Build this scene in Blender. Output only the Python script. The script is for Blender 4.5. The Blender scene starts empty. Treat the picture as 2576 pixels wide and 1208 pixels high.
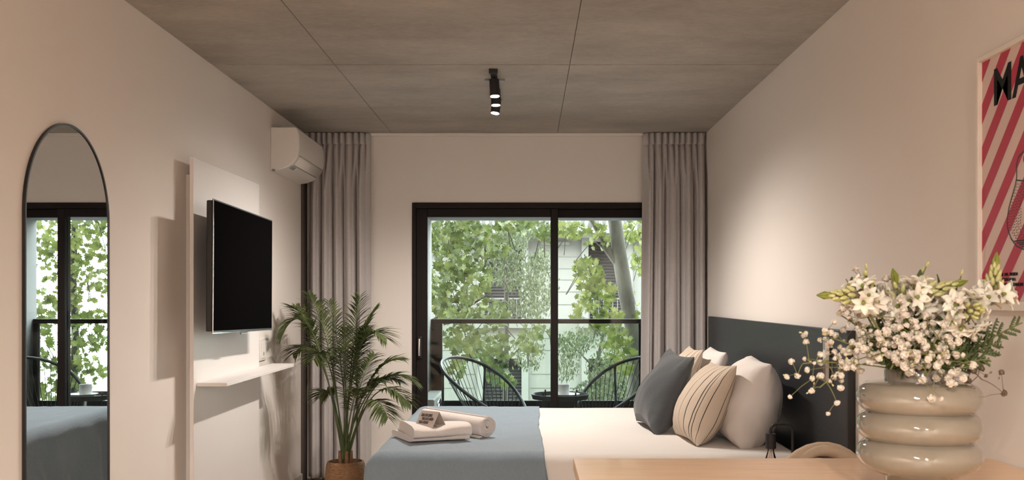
import bpy, bmesh, math, random
from mathutils import Vector, Matrix, noise

R = random.Random(7)
S = bpy.context.scene
C = S.collection
PI = math.pi
rad = math.radians
V = Vector

# camera geometry of the photograph (focal length and vanishing point in pixels of 2576x1208)
F, CX, CY, EZ = 2560.0, 1328.0, 748.0, 1.39
def at(px, py, Y):
    return V(((px - CX) * Y / F, Y, EZ - (py - CY) * Y / F))

# room
XL, XR, YB, YF, ZC = -1.70, 1.355, 7.80, -2.6, 2.642

# ------------------------------------------------------------------ materials
def new_mat(name):
    m = bpy.data.materials.new(name)
    m.use_nodes = True
    nt = m.node_tree
    return m, nt, nt.nodes['Principled BSDF'], nt.nodes['Material Output']

def mat(name, col, rough=0.5, metal=0.0, noise_amt=0.0, noise_scale=8.0, bump=0.0, bump_scale=200.0,
        stretch=(1, 1, 1), coat=0.0, spec=0.5, emit=None, sheen=0.0, sss=0.0):
    m, nt, b, out = new_mat(name)
    N, L = nt.nodes, nt.links
    b.inputs['Base Color'].default_value = (*col, 1)
    b.inputs['Roughness'].default_value = rough
    b.inputs['Metallic'].default_value = metal
    b.inputs['Specular IOR Level'].default_value = spec
    b.inputs['Coat Weight'].default_value = coat
    b.inputs['Sheen Weight'].default_value = sheen
    if sss:
        b.inputs['Subsurface Weight'].default_value = sss
        b.inputs['Subsurface Scale'].default_value = 0.02
    if emit:
        b.inputs['Emission Color'].default_value = (*emit[0], 1)
        b.inputs['Emission Strength'].default_value = emit[1]
    if noise_amt or bump:
        tc = N.new('ShaderNodeTexCoord')
        mp = N.new('ShaderNodeMapping')
        mp.inputs['Scale'].default_value = stretch
        L.new(tc.outputs['Object'], mp.inputs['Vector'])
    if noise_amt:
        nz = N.new('ShaderNodeTexNoise')
        nz.inputs['Scale'].default_value = noise_scale
        nz.inputs['Detail'].default_value = 6
        nz.inputs['Roughness'].default_value = 0.6
        L.new(mp.outputs[0], nz.inputs['Vector'])
        rp = N.new('ShaderNodeValToRGB')
        rp.color_ramp.elements[0].position = 0.3
        rp.color_ramp.elements[1].position = 0.7
        lo = [max(0, c * (1 - noise_amt)) for c in col]
        hi = [min(1, c * (1 + noise_amt)) for c in col]
        rp.color_ramp.elements[0].color = (*lo, 1)
        rp.color_ramp.elements[1].color = (*hi, 1)
        L.new(nz.outputs['Fac'], rp.inputs['Fac'])
        L.new(rp.outputs['Color'], b.inputs['Base Color'])
    if bump:
        n2 = N.new('ShaderNodeTexNoise')
        n2.inputs['Scale'].default_value = bump_scale
        n2.inputs['Detail'].default_value = 4
        L.new(mp.outputs[0], n2.inputs['Vector'])
        bp = N.new('ShaderNodeBump')
        bp.inputs['Strength'].default_value = bump
        bp.inputs['Distance'].default_value = 0.01
        L.new(n2.outputs['Fac'], bp.inputs['Height'])
        L.new(bp.outputs['Normal'], b.inputs['Normal'])
    return m

def glass_mat(name, tint=(0.93, 0.97, 0.95), refl=1.0, ior=1.45):
    m, nt, b, out = new_mat(name)
    N, L = nt.nodes, nt.links
    N.remove(b)
    tr = N.new('ShaderNodeBsdfTransparent'); tr.inputs['Color'].default_value = (*tint, 1)
    gl = N.new('ShaderNodeBsdfGlossy'); gl.inputs['Roughness'].default_value = 0.0
    gl.inputs['Color'].default_value = (refl, refl, refl, 1)
    fr = N.new('ShaderNodeFresnel'); fr.inputs['IOR'].default_value = ior
    mx = N.new('ShaderNodeMixShader')
    L.new(fr.outputs[0], mx.inputs['Fac']); L.new(tr.outputs[0], mx.inputs[1]); L.new(gl.outputs[0], mx.inputs[2])
    L.new(mx.outputs[0], out.inputs['Surface'])
    return m

def leaf_mat(name, cols, scale=3.0, trans=0.35, rough=0.5):
    m, nt, b, out = new_mat(name)
    N, L = nt.nodes, nt.links
    tc = N.new('ShaderNodeTexCoord')
    nz = N.new('ShaderNodeTexNoise'); nz.inputs['Scale'].default_value = scale; nz.inputs['Detail'].default_value = 3
    L.new(tc.outputs['Object'], nz.inputs['Vector'])
    rp = N.new('ShaderNodeValToRGB')
    el = rp.color_ramp.elements
    el[0].position = 0.3; el[0].color = (*cols[0], 1)
    el[1].position = 0.72; el[1].color = (*cols[-1], 1)
    if len(cols) == 3:
        e = el.new(0.5); e.color = (*cols[1], 1)
    L.new(nz.outputs['Fac'], rp.inputs['Fac'])
    L.new(rp.outputs['Color'], b.inputs['Base Color'])
    b.inputs['Roughness'].default_value = rough
    b.inputs['Specular IOR Level'].default_value = 0.3
    tl = N.new('ShaderNodeBsdfTranslucent')
    L.new(rp.outputs['Color'], tl.inputs['Color'])
    mx = N.new('ShaderNodeMixShader'); mx.inputs['Fac'].default_value = trans
    L.new(b.outputs[0], mx.inputs[1]); L.new(tl.outputs[0], mx.inputs[2])
    L.new(mx.outputs[0], out.inputs['Surface'])
    return m

def ramp_mat(name, axis, stops, rough=0.8, wob=0.0, wob_scale=6.0, bump=0.15, bump_scale=400.0, shear=None):
    """woven bands along the mesh's own length attribute: stops = [(position 0..1, colour)], constant steps"""
    m, nt, b, out = new_mat(name)
    N, L = nt.nodes, nt.links
    tc = N.new('ShaderNodeTexCoord')
    at_ = N.new('ShaderNodeAttribute'); at_.attribute_name = axis
    src = at_.outputs['Fac']
    if wob:
        nz = N.new('ShaderNodeTexNoise'); nz.inputs['Scale'].default_value = wob_scale; nz.inputs['Detail'].default_value = 2
        L.new(tc.outputs['Object'], nz.inputs['Vector'])
        mm = N.new('ShaderNodeMath'); mm.operation = 'MULTIPLY_ADD'
        L.new(nz.outputs['Fac'], mm.inputs[0]); mm.inputs[1].default_value = wob; L.new(src, mm.inputs[2])
        src = mm.outputs[0]
    rp = N.new('ShaderNodeValToRGB'); rp.color_ramp.interpolation = 'CONSTANT'
    el = rp.color_ramp.elements
    el[0].position = stops[0][0]; el[0].color = (*stops[0][1], 1)
    el[1].position = stops[1][0]; el[1].color = (*stops[1][1], 1)
    for p, c in stops[2:]:
        e = el.new(p); e.color = (*c, 1)
    ad = N.new('ShaderNodeMath'); ad.operation = 'ADD'; ad.inputs[1].default_value = 0.0
    L.new(src, ad.inputs[0]); L.new(ad.outputs[0], rp.inputs['Fac'])
    L.new(rp.outputs['Color'], b.inputs['Base Color'])
    b.inputs['Roughness'].default_value = rough
    n2 = N.new('ShaderNodeTexNoise'); n2.inputs['Scale'].default_value = bump_scale
    L.new(tc.outputs['Object'], n2.inputs['Vector'])
    bp = N.new('ShaderNodeBump'); bp.inputs['Strength'].default_value = bump; bp.inputs['Distance'].default_value = 0.01
    L.new(n2.outputs['Fac'], bp.inputs['Height']); L.new(bp.outputs['Normal'], b.inputs['Normal'])
    return m

M = {}
M['paint'] = mat('wall paint', (0.80, 0.76, 0.725), 0.85, bump=0.05, bump_scale=300, spec=0.2)
M['floor'] = mat('floor boards', (0.42, 0.30, 0.20), 0.45, noise_amt=0.2, noise_scale=4, stretch=(12, 1, 1))
M['black'] = mat('black painted metal', (0.012, 0.011, 0.012), 0.45)
M['frame'] = mat('dark bronze aluminium', (0.0105, 0.0068, 0.0066), 0.6, spec=0.25)
M['glass'] = glass_mat('window glass', (0.95, 0.98, 0.96), 0.45)
M['rail_glass'] = glass_mat('railing glass', (0.87, 0.91, 0.875), 0.5)
M['bulb_glass'] = glass_mat('bulb glass', (0.93, 0.88, 0.84))
M['mirror'] = mat('mirror silver', (0.80, 0.82, 0.82), 0.0, 1.0)
M['white_panel'] = mat('white laminate', (0.80, 0.775, 0.765), 0.35)
M['plastic'] = mat('white plastic', (0.80, 0.77, 0.745), 0.35)
M['grey_plastic'] = mat('grey plastic', (0.30, 0.33, 0.34), 0.5)
M['screen'] = mat('black tv screen', (0.0045, 0.0042, 0.0045), 0.65, spec=0.04)
M['screen'].node_tree.nodes['Principled BSDF'].inputs['IOR'].default_value = 1.01
M['chrome'] = mat('chrome', (0.75, 0.75, 0.75), 0.15, 1.0)
M['headboard'] = mat('charcoal stained wood', (0.020, 0.024, 0.029), 0.42, noise_amt=0.25, noise_scale=6, stretch=(1, 1, 9), bump=0.08, bump_scale=10)
M['sheet'] = mat('white cotton sheet', (0.72, 0.69, 0.665), 0.85, bump=0.08, bump_scale=35, spec=0.2, sheen=0.1)
M['pillow'] = mat('white pillow cotton', (0.72, 0.68, 0.66), 0.85, bump=0.10, bump_scale=30, spec=0.2)
M['runner'] = mat('slate blue throw', (0.20, 0.262, 0.32), 0.8, noise_amt=0.06, noise_scale=60, bump=0.22, bump_scale=45, stretch=(3, 1, 1), spec=0.25, sheen=0.2)
M['grey_cloth'] = mat('slate grey linen', (0.070, 0.078, 0.087), 0.85, noise_amt=0.08, noise_scale=90, bump=0.12, bump_scale=40, spec=0.2, sheen=0.2)
M['curtain'] = mat('grey curtain cloth', (0.51, 0.485, 0.485), 0.9, noise_amt=0.04, noise_scale=40, bump=0.05, bump_scale=400, spec=0.15)
M['towel'] = mat('white terry towel', (0.80, 0.74, 0.71), 0.95, bump=0.5, bump_scale=260, spec=0.1, sheen=0.3)
M['paper'] = mat('card paper', (0.50, 0.43, 0.40), 0.8)
M['ink'] = mat('dark printing ink', (0.05, 0.042, 0.038), 0.7)
M['poster_ink'] = mat('poster black ink', (0.010, 0.010, 0.011), 0.6, spec=0.15)
M['poster_hatch'] = mat('poster hatching ink', (0.03, 0.025, 0.035), 0.6)
M['poster_frame'] = mat('white wooden frame', (0.80, 0.755, 0.70), 0.5)
M['wood'] = mat('light oak veneer', (0.76, 0.53, 0.345), 0.4, noise_amt=0.10, noise_scale=5, stretch=(1, 14, 14), coat=0.1)
M['vase'] = mat('glossy taupe glaze', (0.225, 0.20, 0.16), 0.06, noise_amt=0.10, noise_scale=9, coat=1.0, spec=0.6)
M['vase_neck'] = mat('taupe vase neck', (0.15, 0.13, 0.11), 0.15, coat=0.5)
M['boucle'] = mat('beige chair cloth', (0.60, 0.49, 0.375), 0.9, bump=0.2, bump_scale=150, spec=0.15)
M['lamp_black'] = mat('matte black lamp metal', (0.014, 0.013, 0.015), 0.55)
M['filament'] = mat('bulb filament', (0.30, 0.24, 0.18), 0.4, 0.6)
M['brass'] = mat('brass', (0.5, 0.4, 0.25), 0.3, 1.0)
M['basket'] = mat('woven basket', (0.30, 0.165, 0.085), 0.8, noise_amt=0.35, noise_scale=40, stretch=(1, 1, 3), bump=0.6, bump_scale=60)
M['soil'] = mat('dark soil', (0.05, 0.035, 0.025), 0.9, noise_amt=0.4, noise_scale=60)
M['bark_palm'] = mat('palm stem base', (0.30, 0.15, 0.08), 0.8, noise_amt=0.3, noise_scale=30)
M['palm'] = leaf_mat('palm leaf', [(0.045, 0.065, 0.025), (0.10, 0.13, 0.048), (0.18, 0.205, 0.085)], 9.0, 0.25, 0.45)
M['palm_stem'] = mat('palm green stem', (0.07, 0.10, 0.03), 0.5)
M['leaf_a'] = leaf_mat('plane leaf', [(0.034, 0.052, 0.014), (0.088, 0.114, 0.032), (0.19, 0.205, 0.068)], 7.0, 0.4)
M['leaf_b'] = leaf_mat('fine leaf', [(0.042, 0.056, 0.024), (0.082, 0.098, 0.046), (0.135, 0.148, 0.078)], 6.0, 0.4)
M['leaf_c'] = leaf_mat('yellow green plane leaf', [(0.05, 0.07, 0.016), (0.122, 0.145, 0.036), (0.235, 0.24, 0.078)], 7.0, 0.4)
M['bark'] = mat('pale plane bark', (0.10, 0.092, 0.075), 0.9, noise_amt=0.55, noise_scale=4, stretch=(1, 1, .5))
M['bark_dark'] = mat('dark bark', (0.05, 0.042, 0.032), 0.9, noise_amt=0.3, noise_scale=9)
M['stone'] = mat('cream facade stone', (0.235, 0.225, 0.195), 0.9, noise_amt=0.05, noise_scale=1.2)
M['stone_trim'] = mat('cream facade moulding', (0.255, 0.245, 0.215), 0.9)
M['shutter'] = mat('dark brown shutter', (0.025, 0.020, 0.018), 0.7)
M['dark_glass'] = mat('dark pane', (0.03, 0.03, 0.032), 0.1)
M['street'] = mat('grey asphalt', (0.16, 0.16, 0.16), 0.9, noise_amt=0.15, noise_scale=3)
M['loggia'] = mat('grey render', (0.17, 0.17, 0.16), 0.9, noise_amt=0.05, noise_scale=3)
M['deck'] = mat('balcony tile', (0.55, 0.55, 0.54), 0.7)
M['cord'] = mat('black plastic cord', (0.012, 0.013, 0.013), 0.4)
M['tray'] = mat('dark grey metal tray', (0.03, 0.032, 0.034), 0.4)
M['ceramic'] = mat('white ceramic', (0.82, 0.81, 0.80), 0.25)
M['condenser'] = mat('grey green painted steel', (0.30, 0.32, 0.30), 0.5)
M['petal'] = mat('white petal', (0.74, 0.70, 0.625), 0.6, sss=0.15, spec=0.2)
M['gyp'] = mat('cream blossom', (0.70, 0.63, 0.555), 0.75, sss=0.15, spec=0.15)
M['bud'] = leaf_mat('green white bud', [(0.42, 0.47, 0.16), (0.62, 0.62, 0.30), (0.74, 0.72, 0.46)], 60, 0.25)
M['tip'] = leaf_mat('yellow green tip', [(0.19, 0.23, 0.045), (0.33, 0.36, 0.08)], 30, 0.25)
M['stem'] = mat('flower stem green', (0.145, 0.15, 0.05), 0.6)
M['fir'] = leaf_mat('dark cypress green', [(0.045, 0.07, 0.025), (0.075, 0.105, 0.035), (0.11, 0.145, 0.05)], 20, 0.15)
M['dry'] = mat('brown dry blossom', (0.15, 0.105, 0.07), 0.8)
M['lens'] = mat('lit lamp lens', (1, 0.9, 0.8), 0.4, emit=((1.0, 0.80, 0.62), 40))
M['strip_brown'] = mat('dark brown strip', (0.075, 0.056, 0.048), 0.7)

def concrete():
    m, nt, b, out = new_mat('fair faced concrete')
    N, L = nt.nodes, nt.links
    tc = N.new('ShaderNodeTexCoord')
    def nz(scale, det, st):
        mp = N.new('ShaderNodeMapping'); mp.inputs['Scale'].default_value = st
        L.new(tc.outputs['Object'], mp.inputs[0])
        n = N.new('ShaderNodeTexNoise'); n.inputs['Scale'].default_value = scale; n.inputs['Detail'].default_value = det
        n.inputs['Roughness'].default_value = 0.65
        L.new(mp.outputs[0], n.inputs['Vector'])
        return n
    a, c = nz(1.6, 8, (1, 1.8, 1)), nz(26, 5, (1, 3.5, 1))
    r1 = N.new('ShaderNodeValToRGB'); e = r1.color_ramp.elements
    e[0].position = .3; e[0].color = (0.315, 0.29, 0.26, 1); e[1].position = .7; e[1].color = (0.46, 0.43, 0.385, 1)
    L.new(a.outputs['Fac'], r1.inputs['Fac'])
    r2 = N.new('ShaderNodeValToRGB'); e = r2.color_ramp.elements
    e[0].position = .35; e[0].color = (0.90, 0.90, 0.90, 1); e[1].position = .65; e[1].color = (1.07, 1.07, 1.07, 1)
    L.new(c.outputs['Fac'], r2.inputs['Fac'])
    mx = N.new('ShaderNodeMix'); mx.data_type = 'RGBA'; mx.blend_type = 'MULTIPLY'; mx.inputs['Factor'].default_value = 1
    L.new(r1.outputs[0], mx.inputs['A']); L.new(r2.outputs[0], mx.inputs['B'])
    L.new(mx.outputs['Result'], b.inputs['Base Color'])
    b.inputs['Roughness'].default_value = 0.75
    bp = N.new('ShaderNodeBump'); bp.inputs['Strength'].default_value = 0.08; bp.inputs['Distance'].default_value = 0.01
    L.new(c.outputs['Fac'], bp.inputs['Height']); L.new(bp.outputs[0], b.inputs['Normal'])
    return m
M['concrete'] = concrete()

# ------------------------------------------------------------------ mesh building
def wm(o):
    m = o.matrix_basis.copy()
    while o.parent:
        o = o.parent
        m = o.matrix_basis @ m
    return m

class MB:
    def __init__(s):
        s.v, s.f = [], []
    def add(s, vs, fs):
        o = len(s.v)
        s.v += [V(p) for p in vs]
        s.f += [tuple(i + o for i in f) for f in fs]
        return s
    def box(s, a, b):
        x0, y0, z0 = a; x1, y1, z1 = b
        return s.add([(x0, y0, z0), (x1, y0, z0), (x1, y1, z0), (x0, y1, z0), (x0, y0, z1), (x1, y0, z1), (x1, y1, z1), (x0, y1, z1)],
                     [(0, 3, 2, 1), (4, 5, 6, 7), (0, 1, 5, 4), (1, 2, 6, 5), (2, 3, 7, 6), (3, 0, 4, 7)])
    def tube(s, pts, r, seg=8, closed=False, caps=True):
        pts = [V(p) for p in pts]
        n = len(pts)
        rs = r if isinstance(r, (list, tuple)) else [r] * n
        up = None
        rings = []
        for i, p in enumerate(pts):
            if closed:
                t = pts[(i + 1) % n] - pts[i - 1]
            else:
                t = pts[min(i + 1, n - 1)] - pts[max(i - 1, 0)]
            if t.length < 1e-9: t = V((0, 0, 1))
            t.normalize()
            if up is None:
                up = V((0, 0, 1)) if abs(t.z) < 0.9 else V((1, 0, 0))
            a = up - t * up.dot(t)
            if a.length < 1e-6: a = t.orthogonal()
            a.normalize(); b = t.cross(a); up = a
            rings.append([p + (a * math.cos(2 * PI * k / seg) + b * math.sin(2 * PI * k / seg)) * rs[i] for k in range(seg)])
        vs = [q for ring in rings for q in ring]
        fs = []
        m = n if closed else n - 1
        for i in range(m):
            j = (i + 1) % n
            for k in range(seg):
                l = (k + 1) % seg
                fs.append((i * seg + k, i * seg + l, j * seg + l, j * seg + k))
        if caps and not closed:
            fs.append(tuple(range(seg - 1, -1, -1)))
            fs.append(tuple((n - 1) * seg + k for k in range(seg)))
        return s.add(vs, fs)
    def cyl(s, a, b, r, seg=24, r2=None):
        return s.tube([a, b], [r, r if r2 is None else r2], seg)
    def lathe(s, prof, c=(0, 0, 0), seg=48):
        c = V(c); vs, fs = [], []
        for r, z in prof:
            for k in range(seg):
                a = 2 * PI * k / seg
                vs.append(c + V((r * math.cos(a), r * math.sin(a), z)))
        for i in range(len(prof) - 1):
            for k in range(seg):
                l = (k + 1) % seg
                fs.append((i * seg + k, i * seg + l, (i + 1) * seg + l, (i + 1) * seg + k))
        if prof[0][0] > 1e-5: fs.append(tuple(range(seg - 1, -1, -1)))
        if prof[-1][0] > 1e-5: fs.append(tuple((len(prof) - 1) * seg + k for k in range(seg)))
        return s.add(vs, fs)
    def grid(s, fn, nu, nv, wrap_u=False):
        vs = [fn(i / (nu if wrap_u else nu - 1), j / (nv - 1)) for i in range(nu) for j in range(nv)]
        fs = []
        for i in range(nu if wrap_u else nu - 1):
            k = (i + 1) % nu
            for j in range(nv - 1):
                fs.append((i * nv + j, k * nv + j, k * nv + j + 1, i * nv + j + 1))
        return s.add(vs, fs)
    def prism(s, outline, d):
        """closed outline of 3-D points swept by vector d"""
        n = len(outline); d = V(d)
        vs = [V(p) for p in outline] + [V(p) + d for p in outline]
        fs = [tuple(range(n - 1, -1, -1)), tuple(range(n, 2 * n))]
        fs += [(i, (i + 1) % n, (i + 1) % n + n, i + n) for i in range(n)]
        return s.add(vs, fs)
    def ball(s, c, r, sub=1, sq=(1, 1, 1), rough=0.0, seed=0.0):
        bm = bmesh.new()
        bmesh.ops.create_icosphere(bm, subdivisions=sub, radius=1.0)
        c = V(c)
        vs = []
        for v in bm.verts:
            k = 1 + rough * noise.noise(v.co * 3.1 + V((seed, seed * 2, 0)))
            vs.append(c + V((v.co.x * sq[0], v.co.y * sq[1], v.co.z * sq[2])) * r * k)
        fs = [tuple(v.index for v in f.verts) for f in bm.faces]
        bm.free()
        return s.add(vs, fs)
    def build(s, name, m, parent=None, smooth=35, bevel=0.0, seg=2, subsurf=0, solid=0.0, world=True, recalc=True, mtx=None):
        vs = s.v
        if mtx is not None:
            vs = [mtx @ p for p in vs]
        if parent is not None and world:
            inv = wm(parent).inverted()
            vs = [inv @ p for p in vs]
        me = bpy.data.meshes.new(name)
        me.from_pydata([tuple(p) for p in vs], [], s.f)
        if recalc:
            bm = bmesh.new(); bm.from_mesh(me)
            bmesh.ops.recalc_face_normals(bm, faces=bm.faces)
            bm.to_mesh(me); bm.free()
        me.materials.append(M[m] if isinstance(m, str) else m)
        if smooth:
            me.polygons.foreach_set('use_smooth', [True] * len(me.polygons))
            me.set_sharp_from_angle(angle=rad(smooth))
        me.update()
        o = bpy.data.objects.new(name, me)
        C.objects.link(o)
        if parent is not None:
            o.parent = parent
        if solid:
            md = o.modifiers.new('thickness', 'SOLIDIFY'); md.thickness = solid; md.offset = 0
        if bevel:
            md = o.modifiers.new('bevel', 'BEVEL'); md.width = bevel; md.segments = seg; md.limit_method = 'ANGLE'; md.angle_limit = rad(40)
        if subsurf:
            md = o.modifiers.new('smooth', 'SUBSURF'); md.levels = subsurf; md.render_levels = subsurf
        return o

def tag(o, label, cat, group=None, kind=None):
    o['label'] = label
    o['category'] = cat
    if group: o['group'] = group
    if kind: o['kind'] = kind
    return o

def thing(name, loc, label, cat, group=None, rot=(0, 0, 0)):
    o = bpy.data.objects.new(name, None)
    o.empty_display_size = 0.1
    C.objects.link(o)
    o.location = loc; o.rotation_euler = rot
    o.matrix_basis = Matrix.LocRotScale(V(loc), Matrix.Identity(3).to_euler() if rot == (0, 0, 0) else __import__('mathutils').Euler(rot), V((1, 1, 1)))
    return tag(o, label, cat, group)

def struct(o):
    o['kind'] = 'structure'
    return o

def dup(o, parent=None):
    """a copy of a thing with copies of its parts and sub-parts"""
    c = o.copy(); C.objects.link(c)
    if parent is not None: c.parent = parent
    for ch in [x for x in o.children]:
        dup(ch, c)
    return c

def text(name, body, size, m, parent, mtx, sx=1.0, depth=0.0005, align='LEFT', bold=0.0):
    cu = bpy.data.curves.new(name, 'FONT')
    cu.body = body; cu.size = size; cu.align_x = align; cu.extrude = depth; cu.offset = bold
    tmp = bpy.data.objects.new(name + '_tmp', cu)
    C.objects.link(tmp)
    dg = bpy.context.evaluated_depsgraph_get(); dg.update()
    me = bpy.data.meshes.new_from_object(tmp.evaluated_get(dg))
    bpy.data.objects.remove(tmp); bpy.data.curves.remove(cu)
    full = mtx @ Matrix.Diagonal((sx, 1, 1, 1))
    inv = wm(parent).inverted() @ full
    me.transform(inv)
    me.materials.clear(); me.materials.append(M[m])
    o = bpy.data.objects.new(name, me); C.objects.link(o); o.parent = parent
    return o

def frame_mtx(origin, xdir, ydir):
    x = V(xdir).normalized(); y = V(ydir); y = (y - x * y.dot(x)).normalized(); z = x.cross(y)
    m = Matrix((x, y, z)).transposed().to_4x4(); m.translation = V(origin)
    return m

def bez(p0, p1, p2, n):
    p0, p1, p2 = V(p0), V(p1), V(p2)
    return [(p0 * (1 - t) ** 2 + p1 * 2 * t * (1 - t) + p2 * t * t) for t in [i / (n - 1) for i in range(n)]]

# brightness of the lamps and the sky
W_TRACK, W_TRACK2, W_FILL_TRACK, W_SKY, EXPOSURE = 60.0, 106.0, 112.0, 17.5, 0.13

# ------------------------------------------------------------------ the room
T = 0.15
struct(MB().box((XL - T, YF - T, -0.12), (XR + T, YB + 0.15, 0)).build('floor', 'floor'))
struct(MB().box((XL - T, YF, 0), (XL, YB + 0.15, ZC + .02)).build('wall_left', 'paint'))
struct(MB().box((XR, YF, 0), (XR + T, YB + 0.15, ZC + .02)).build('wall_right', 'paint'))
struct(MB().box((XL - T, YF - T, 0), (XR + T, YF, ZC + .02)).build('wall_rear', 'paint'))
# ceiling: cast panels with open joints below one slab
sx = [XL - .02, -1.04, 0.225, XR + .02]
sy = [YF - .02, 2.98, 5.48, YB + .02]
cb = MB()
gx, gy = 0.0018, 0.007
for i in range(3):
    for j in range(3):
        cb.box((sx[i] + (gx if i else 0), sy[j] + (gy if j else 0), ZC), (sx[i + 1] - (gx if i < 2 else 0), sy[j + 1] - (gy if j < 2 else 0), ZC + .03))
cb.box((XL - T, YF - T, ZC + .008), (XR + T, YB + 0.15, ZC + .15))
struct(cb.build('ceiling', 'concrete', bevel=0.0015, seg=2))
# back wall around the sliding door
DX0, DX1, DZ = -0.887, 1.25, 2.115
wb = MB()
wb.box((XL - .01, YB, 0), (DX0, YB + .2, ZC + .01))
wb.box((DX1, YB, 0), (XR + .01, YB + .2, ZC + .01))
wb.box((DX0, YB, DZ), (DX1, YB + .2, ZC + .01))
struct(wb.build('wall_back', 'paint'))
struct(MB().box((XL, YF, 0), (XL + .012, YB - .03, .07)).build('baseboard_left', 'white_panel', bevel=.003))
struct(MB().box((XR - .012, YF, 0), (XR, YB - .03, .07)).build('baseboard_right', 'white_panel', bevel=.003))
struct(MB().box((XL + .012, YB - .012, 0), (DX0, YB, .07)).build('baseboard_back', 'white_panel', bevel=.003))
# dark brown strip on the left wall in the corner beside the curtain
struct(MB().box((XL, 7.62, 0.0), (XL + .02, 7.74, 2.34)).build('corner_strip_1', 'strip_brown', bevel=.002))

# sliding glass door
dr = bpy.data.objects.new('door_1', None); C.objects.link(dr); dr['kind'] = 'structure'
dr['label'] = 'dark framed sliding glass door to the balcony'
dr.location = (0, YB, 0); dr.matrix_basis = Matrix.Translation((0, YB, 0))
fr = MB()
fr.box((DX0, YB - .012, 0.02), (DX0 + .03, YB + .16, DZ)); fr.box((DX1 - .03, YB - .012, 0.02), (DX1, YB + .16, DZ))
fr.box((DX0 + .03, YB - .012, DZ - .045), (DX1 - .03, YB + .16, DZ)); fr.box((DX0 + .03, YB - .012, 0.0), (DX1 - .03, YB + .16, .05))
fr.build('frame', 'frame', dr, bevel=.003)
def sash(x0, x1, y0, y1, wl, wr):
    b = MB()
    b.box((x0, y0, .05), (x0 + wl, y1, DZ - .045)); b.box((x1 - wr, y0, .05), (x1, y1, DZ - .045))
    b.box((x0 + wl, y0, DZ - .108), (x1 - wr, y1, DZ - .045)); b.box((x0 + wl, y0, .05), (x1 - wr, y1, .12))
    o = b.build('sash', 'frame', dr, bevel=.003)
    MB().box((x0 + wl - .01, (y0 + y1) / 2 - .003, .11), (x1 - wr + .01, (y0 + y1) / 2 + .003, DZ - .1)).build('pane', 'glass', o, smooth=0)
    return o
s1 = sash(DX0 + .03, .232, YB + .015, YB + .06, .085, .055)
s2 = sash(.176, DX1 - .03, YB + .075, YB + .12, .055, .085)
hb = MB().box((-.848, YB + .003, .92), (-.812, YB + .015, 1.09))
h = hb.build('handle', 'black', dr, bevel=.004)
MB().tube([(-.828, YB + .003, 1.08), (-.828, YB - .03, 1.07), (-.828, YB - .034, 1.0), (-.828, YB - .03, .945), (-.828, YB + .003, .935)], .008, 10).build('pull', 'chrome', h)

# ------------------------------------------------------------------ balcony and street
LY = 9.1
struct(MB().box((-2.2, YB + .2, -.2), (2.4, LY + .12, -.01)).build('floor_balcony', 'deck'))
struct(MB().box((-1.1, YB + .2, -.01), (-.866, LY + .05, 2.6)).build('wall_balcony_left', 'loggia'))
struct(MB().box((1.035, YB + .2, -.01), (1.26, LY + .05, 2.6)).build('wall_balcony_right', 'loggia'))
struct(MB().box((-1.1, YB + .2, 2.079), (1.26, LY + .05, 2.6)).build('ceiling_balcony', 'loggia'))
ob = MB()
ob.box((-25, LY - .2, -4.2), (-1.1, LY + .05, 14)).box((1.26, LY - .2, -4.2), (25, LY + .05, 14)).box((-1.1, LY - .2, 2.6), (1.26, LY + .05, 14)).box((-1.1, LY - .2, -4.2), (1.26, LY + .05, -.2))
struct(ob.build('wall_front', 'loggia', smooth=0))
rl = thing('balcony_railing', (0.08, LY, 0), 'dark metal balcony railing with glass infill behind the sliding door', 'railing')
MB().box((-.862, LY - .03, 1.155), (1.03, LY + .03, 1.196)).build('top_rail', 'frame', rl, bevel=.004)
MB().box((-.862, LY - .025, .40), (1.03, LY + .025, .465)).build('bottom_rail', 'frame', rl, bevel=.004)
MB().box((-.862, LY - .03, -.01), (-.765, LY + .03, 1.155)).build('post', 'frame', rl, bevel=.004)
MB().box((.99, LY - .03, -.01), (1.03, LY + .03, 1.155)).build('post', 'frame', rl, bevel=.004)
MB().box((-.765, LY - .006, .46), (.99, LY + .006, 1.16)).build('glass_panel', 'rail_glass', rl, smooth=0)
MB().box((-.765, LY - .02, -.01), (.99, LY + .02, .40)).build('lower_panel', 'frame', rl)

# condenser unit standing at the balcony's left wall
cd = thing('air_conditioner_condenser', (-.80, 8.45, -.01), 'pale grey condenser unit against the left balcony wall', 'condenser')
MB().box((-.862, 8.1, .0), (-.745, 8.9, .575)).build('housing', 'condenser', cd, bevel=.012)
fan = MB()
for r_ in (.05, .1, .15, .2, .245):
    fan.tube([(-.74, 8.5 + r_ * math.cos(a), .3 + r_ * math.sin(a)) for a in [2 * PI * k / 32 for k in range(32)]], .005, 6, closed=True)
for k in range(8):
    a = k * PI / 4
    fan.tube([(-.74, 8.5, .3), (-.74, 8.5 + .245 * math.cos(a), .3 + .245 * math.sin(a))], .004, 6)
fan.build('fan_grille', 'chrome', cd)
MB().cyl((-.7455, 8.5, .3), (-.742, 8.5, .3), .25, 40).build('fan_opening', 'black', cd)

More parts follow.
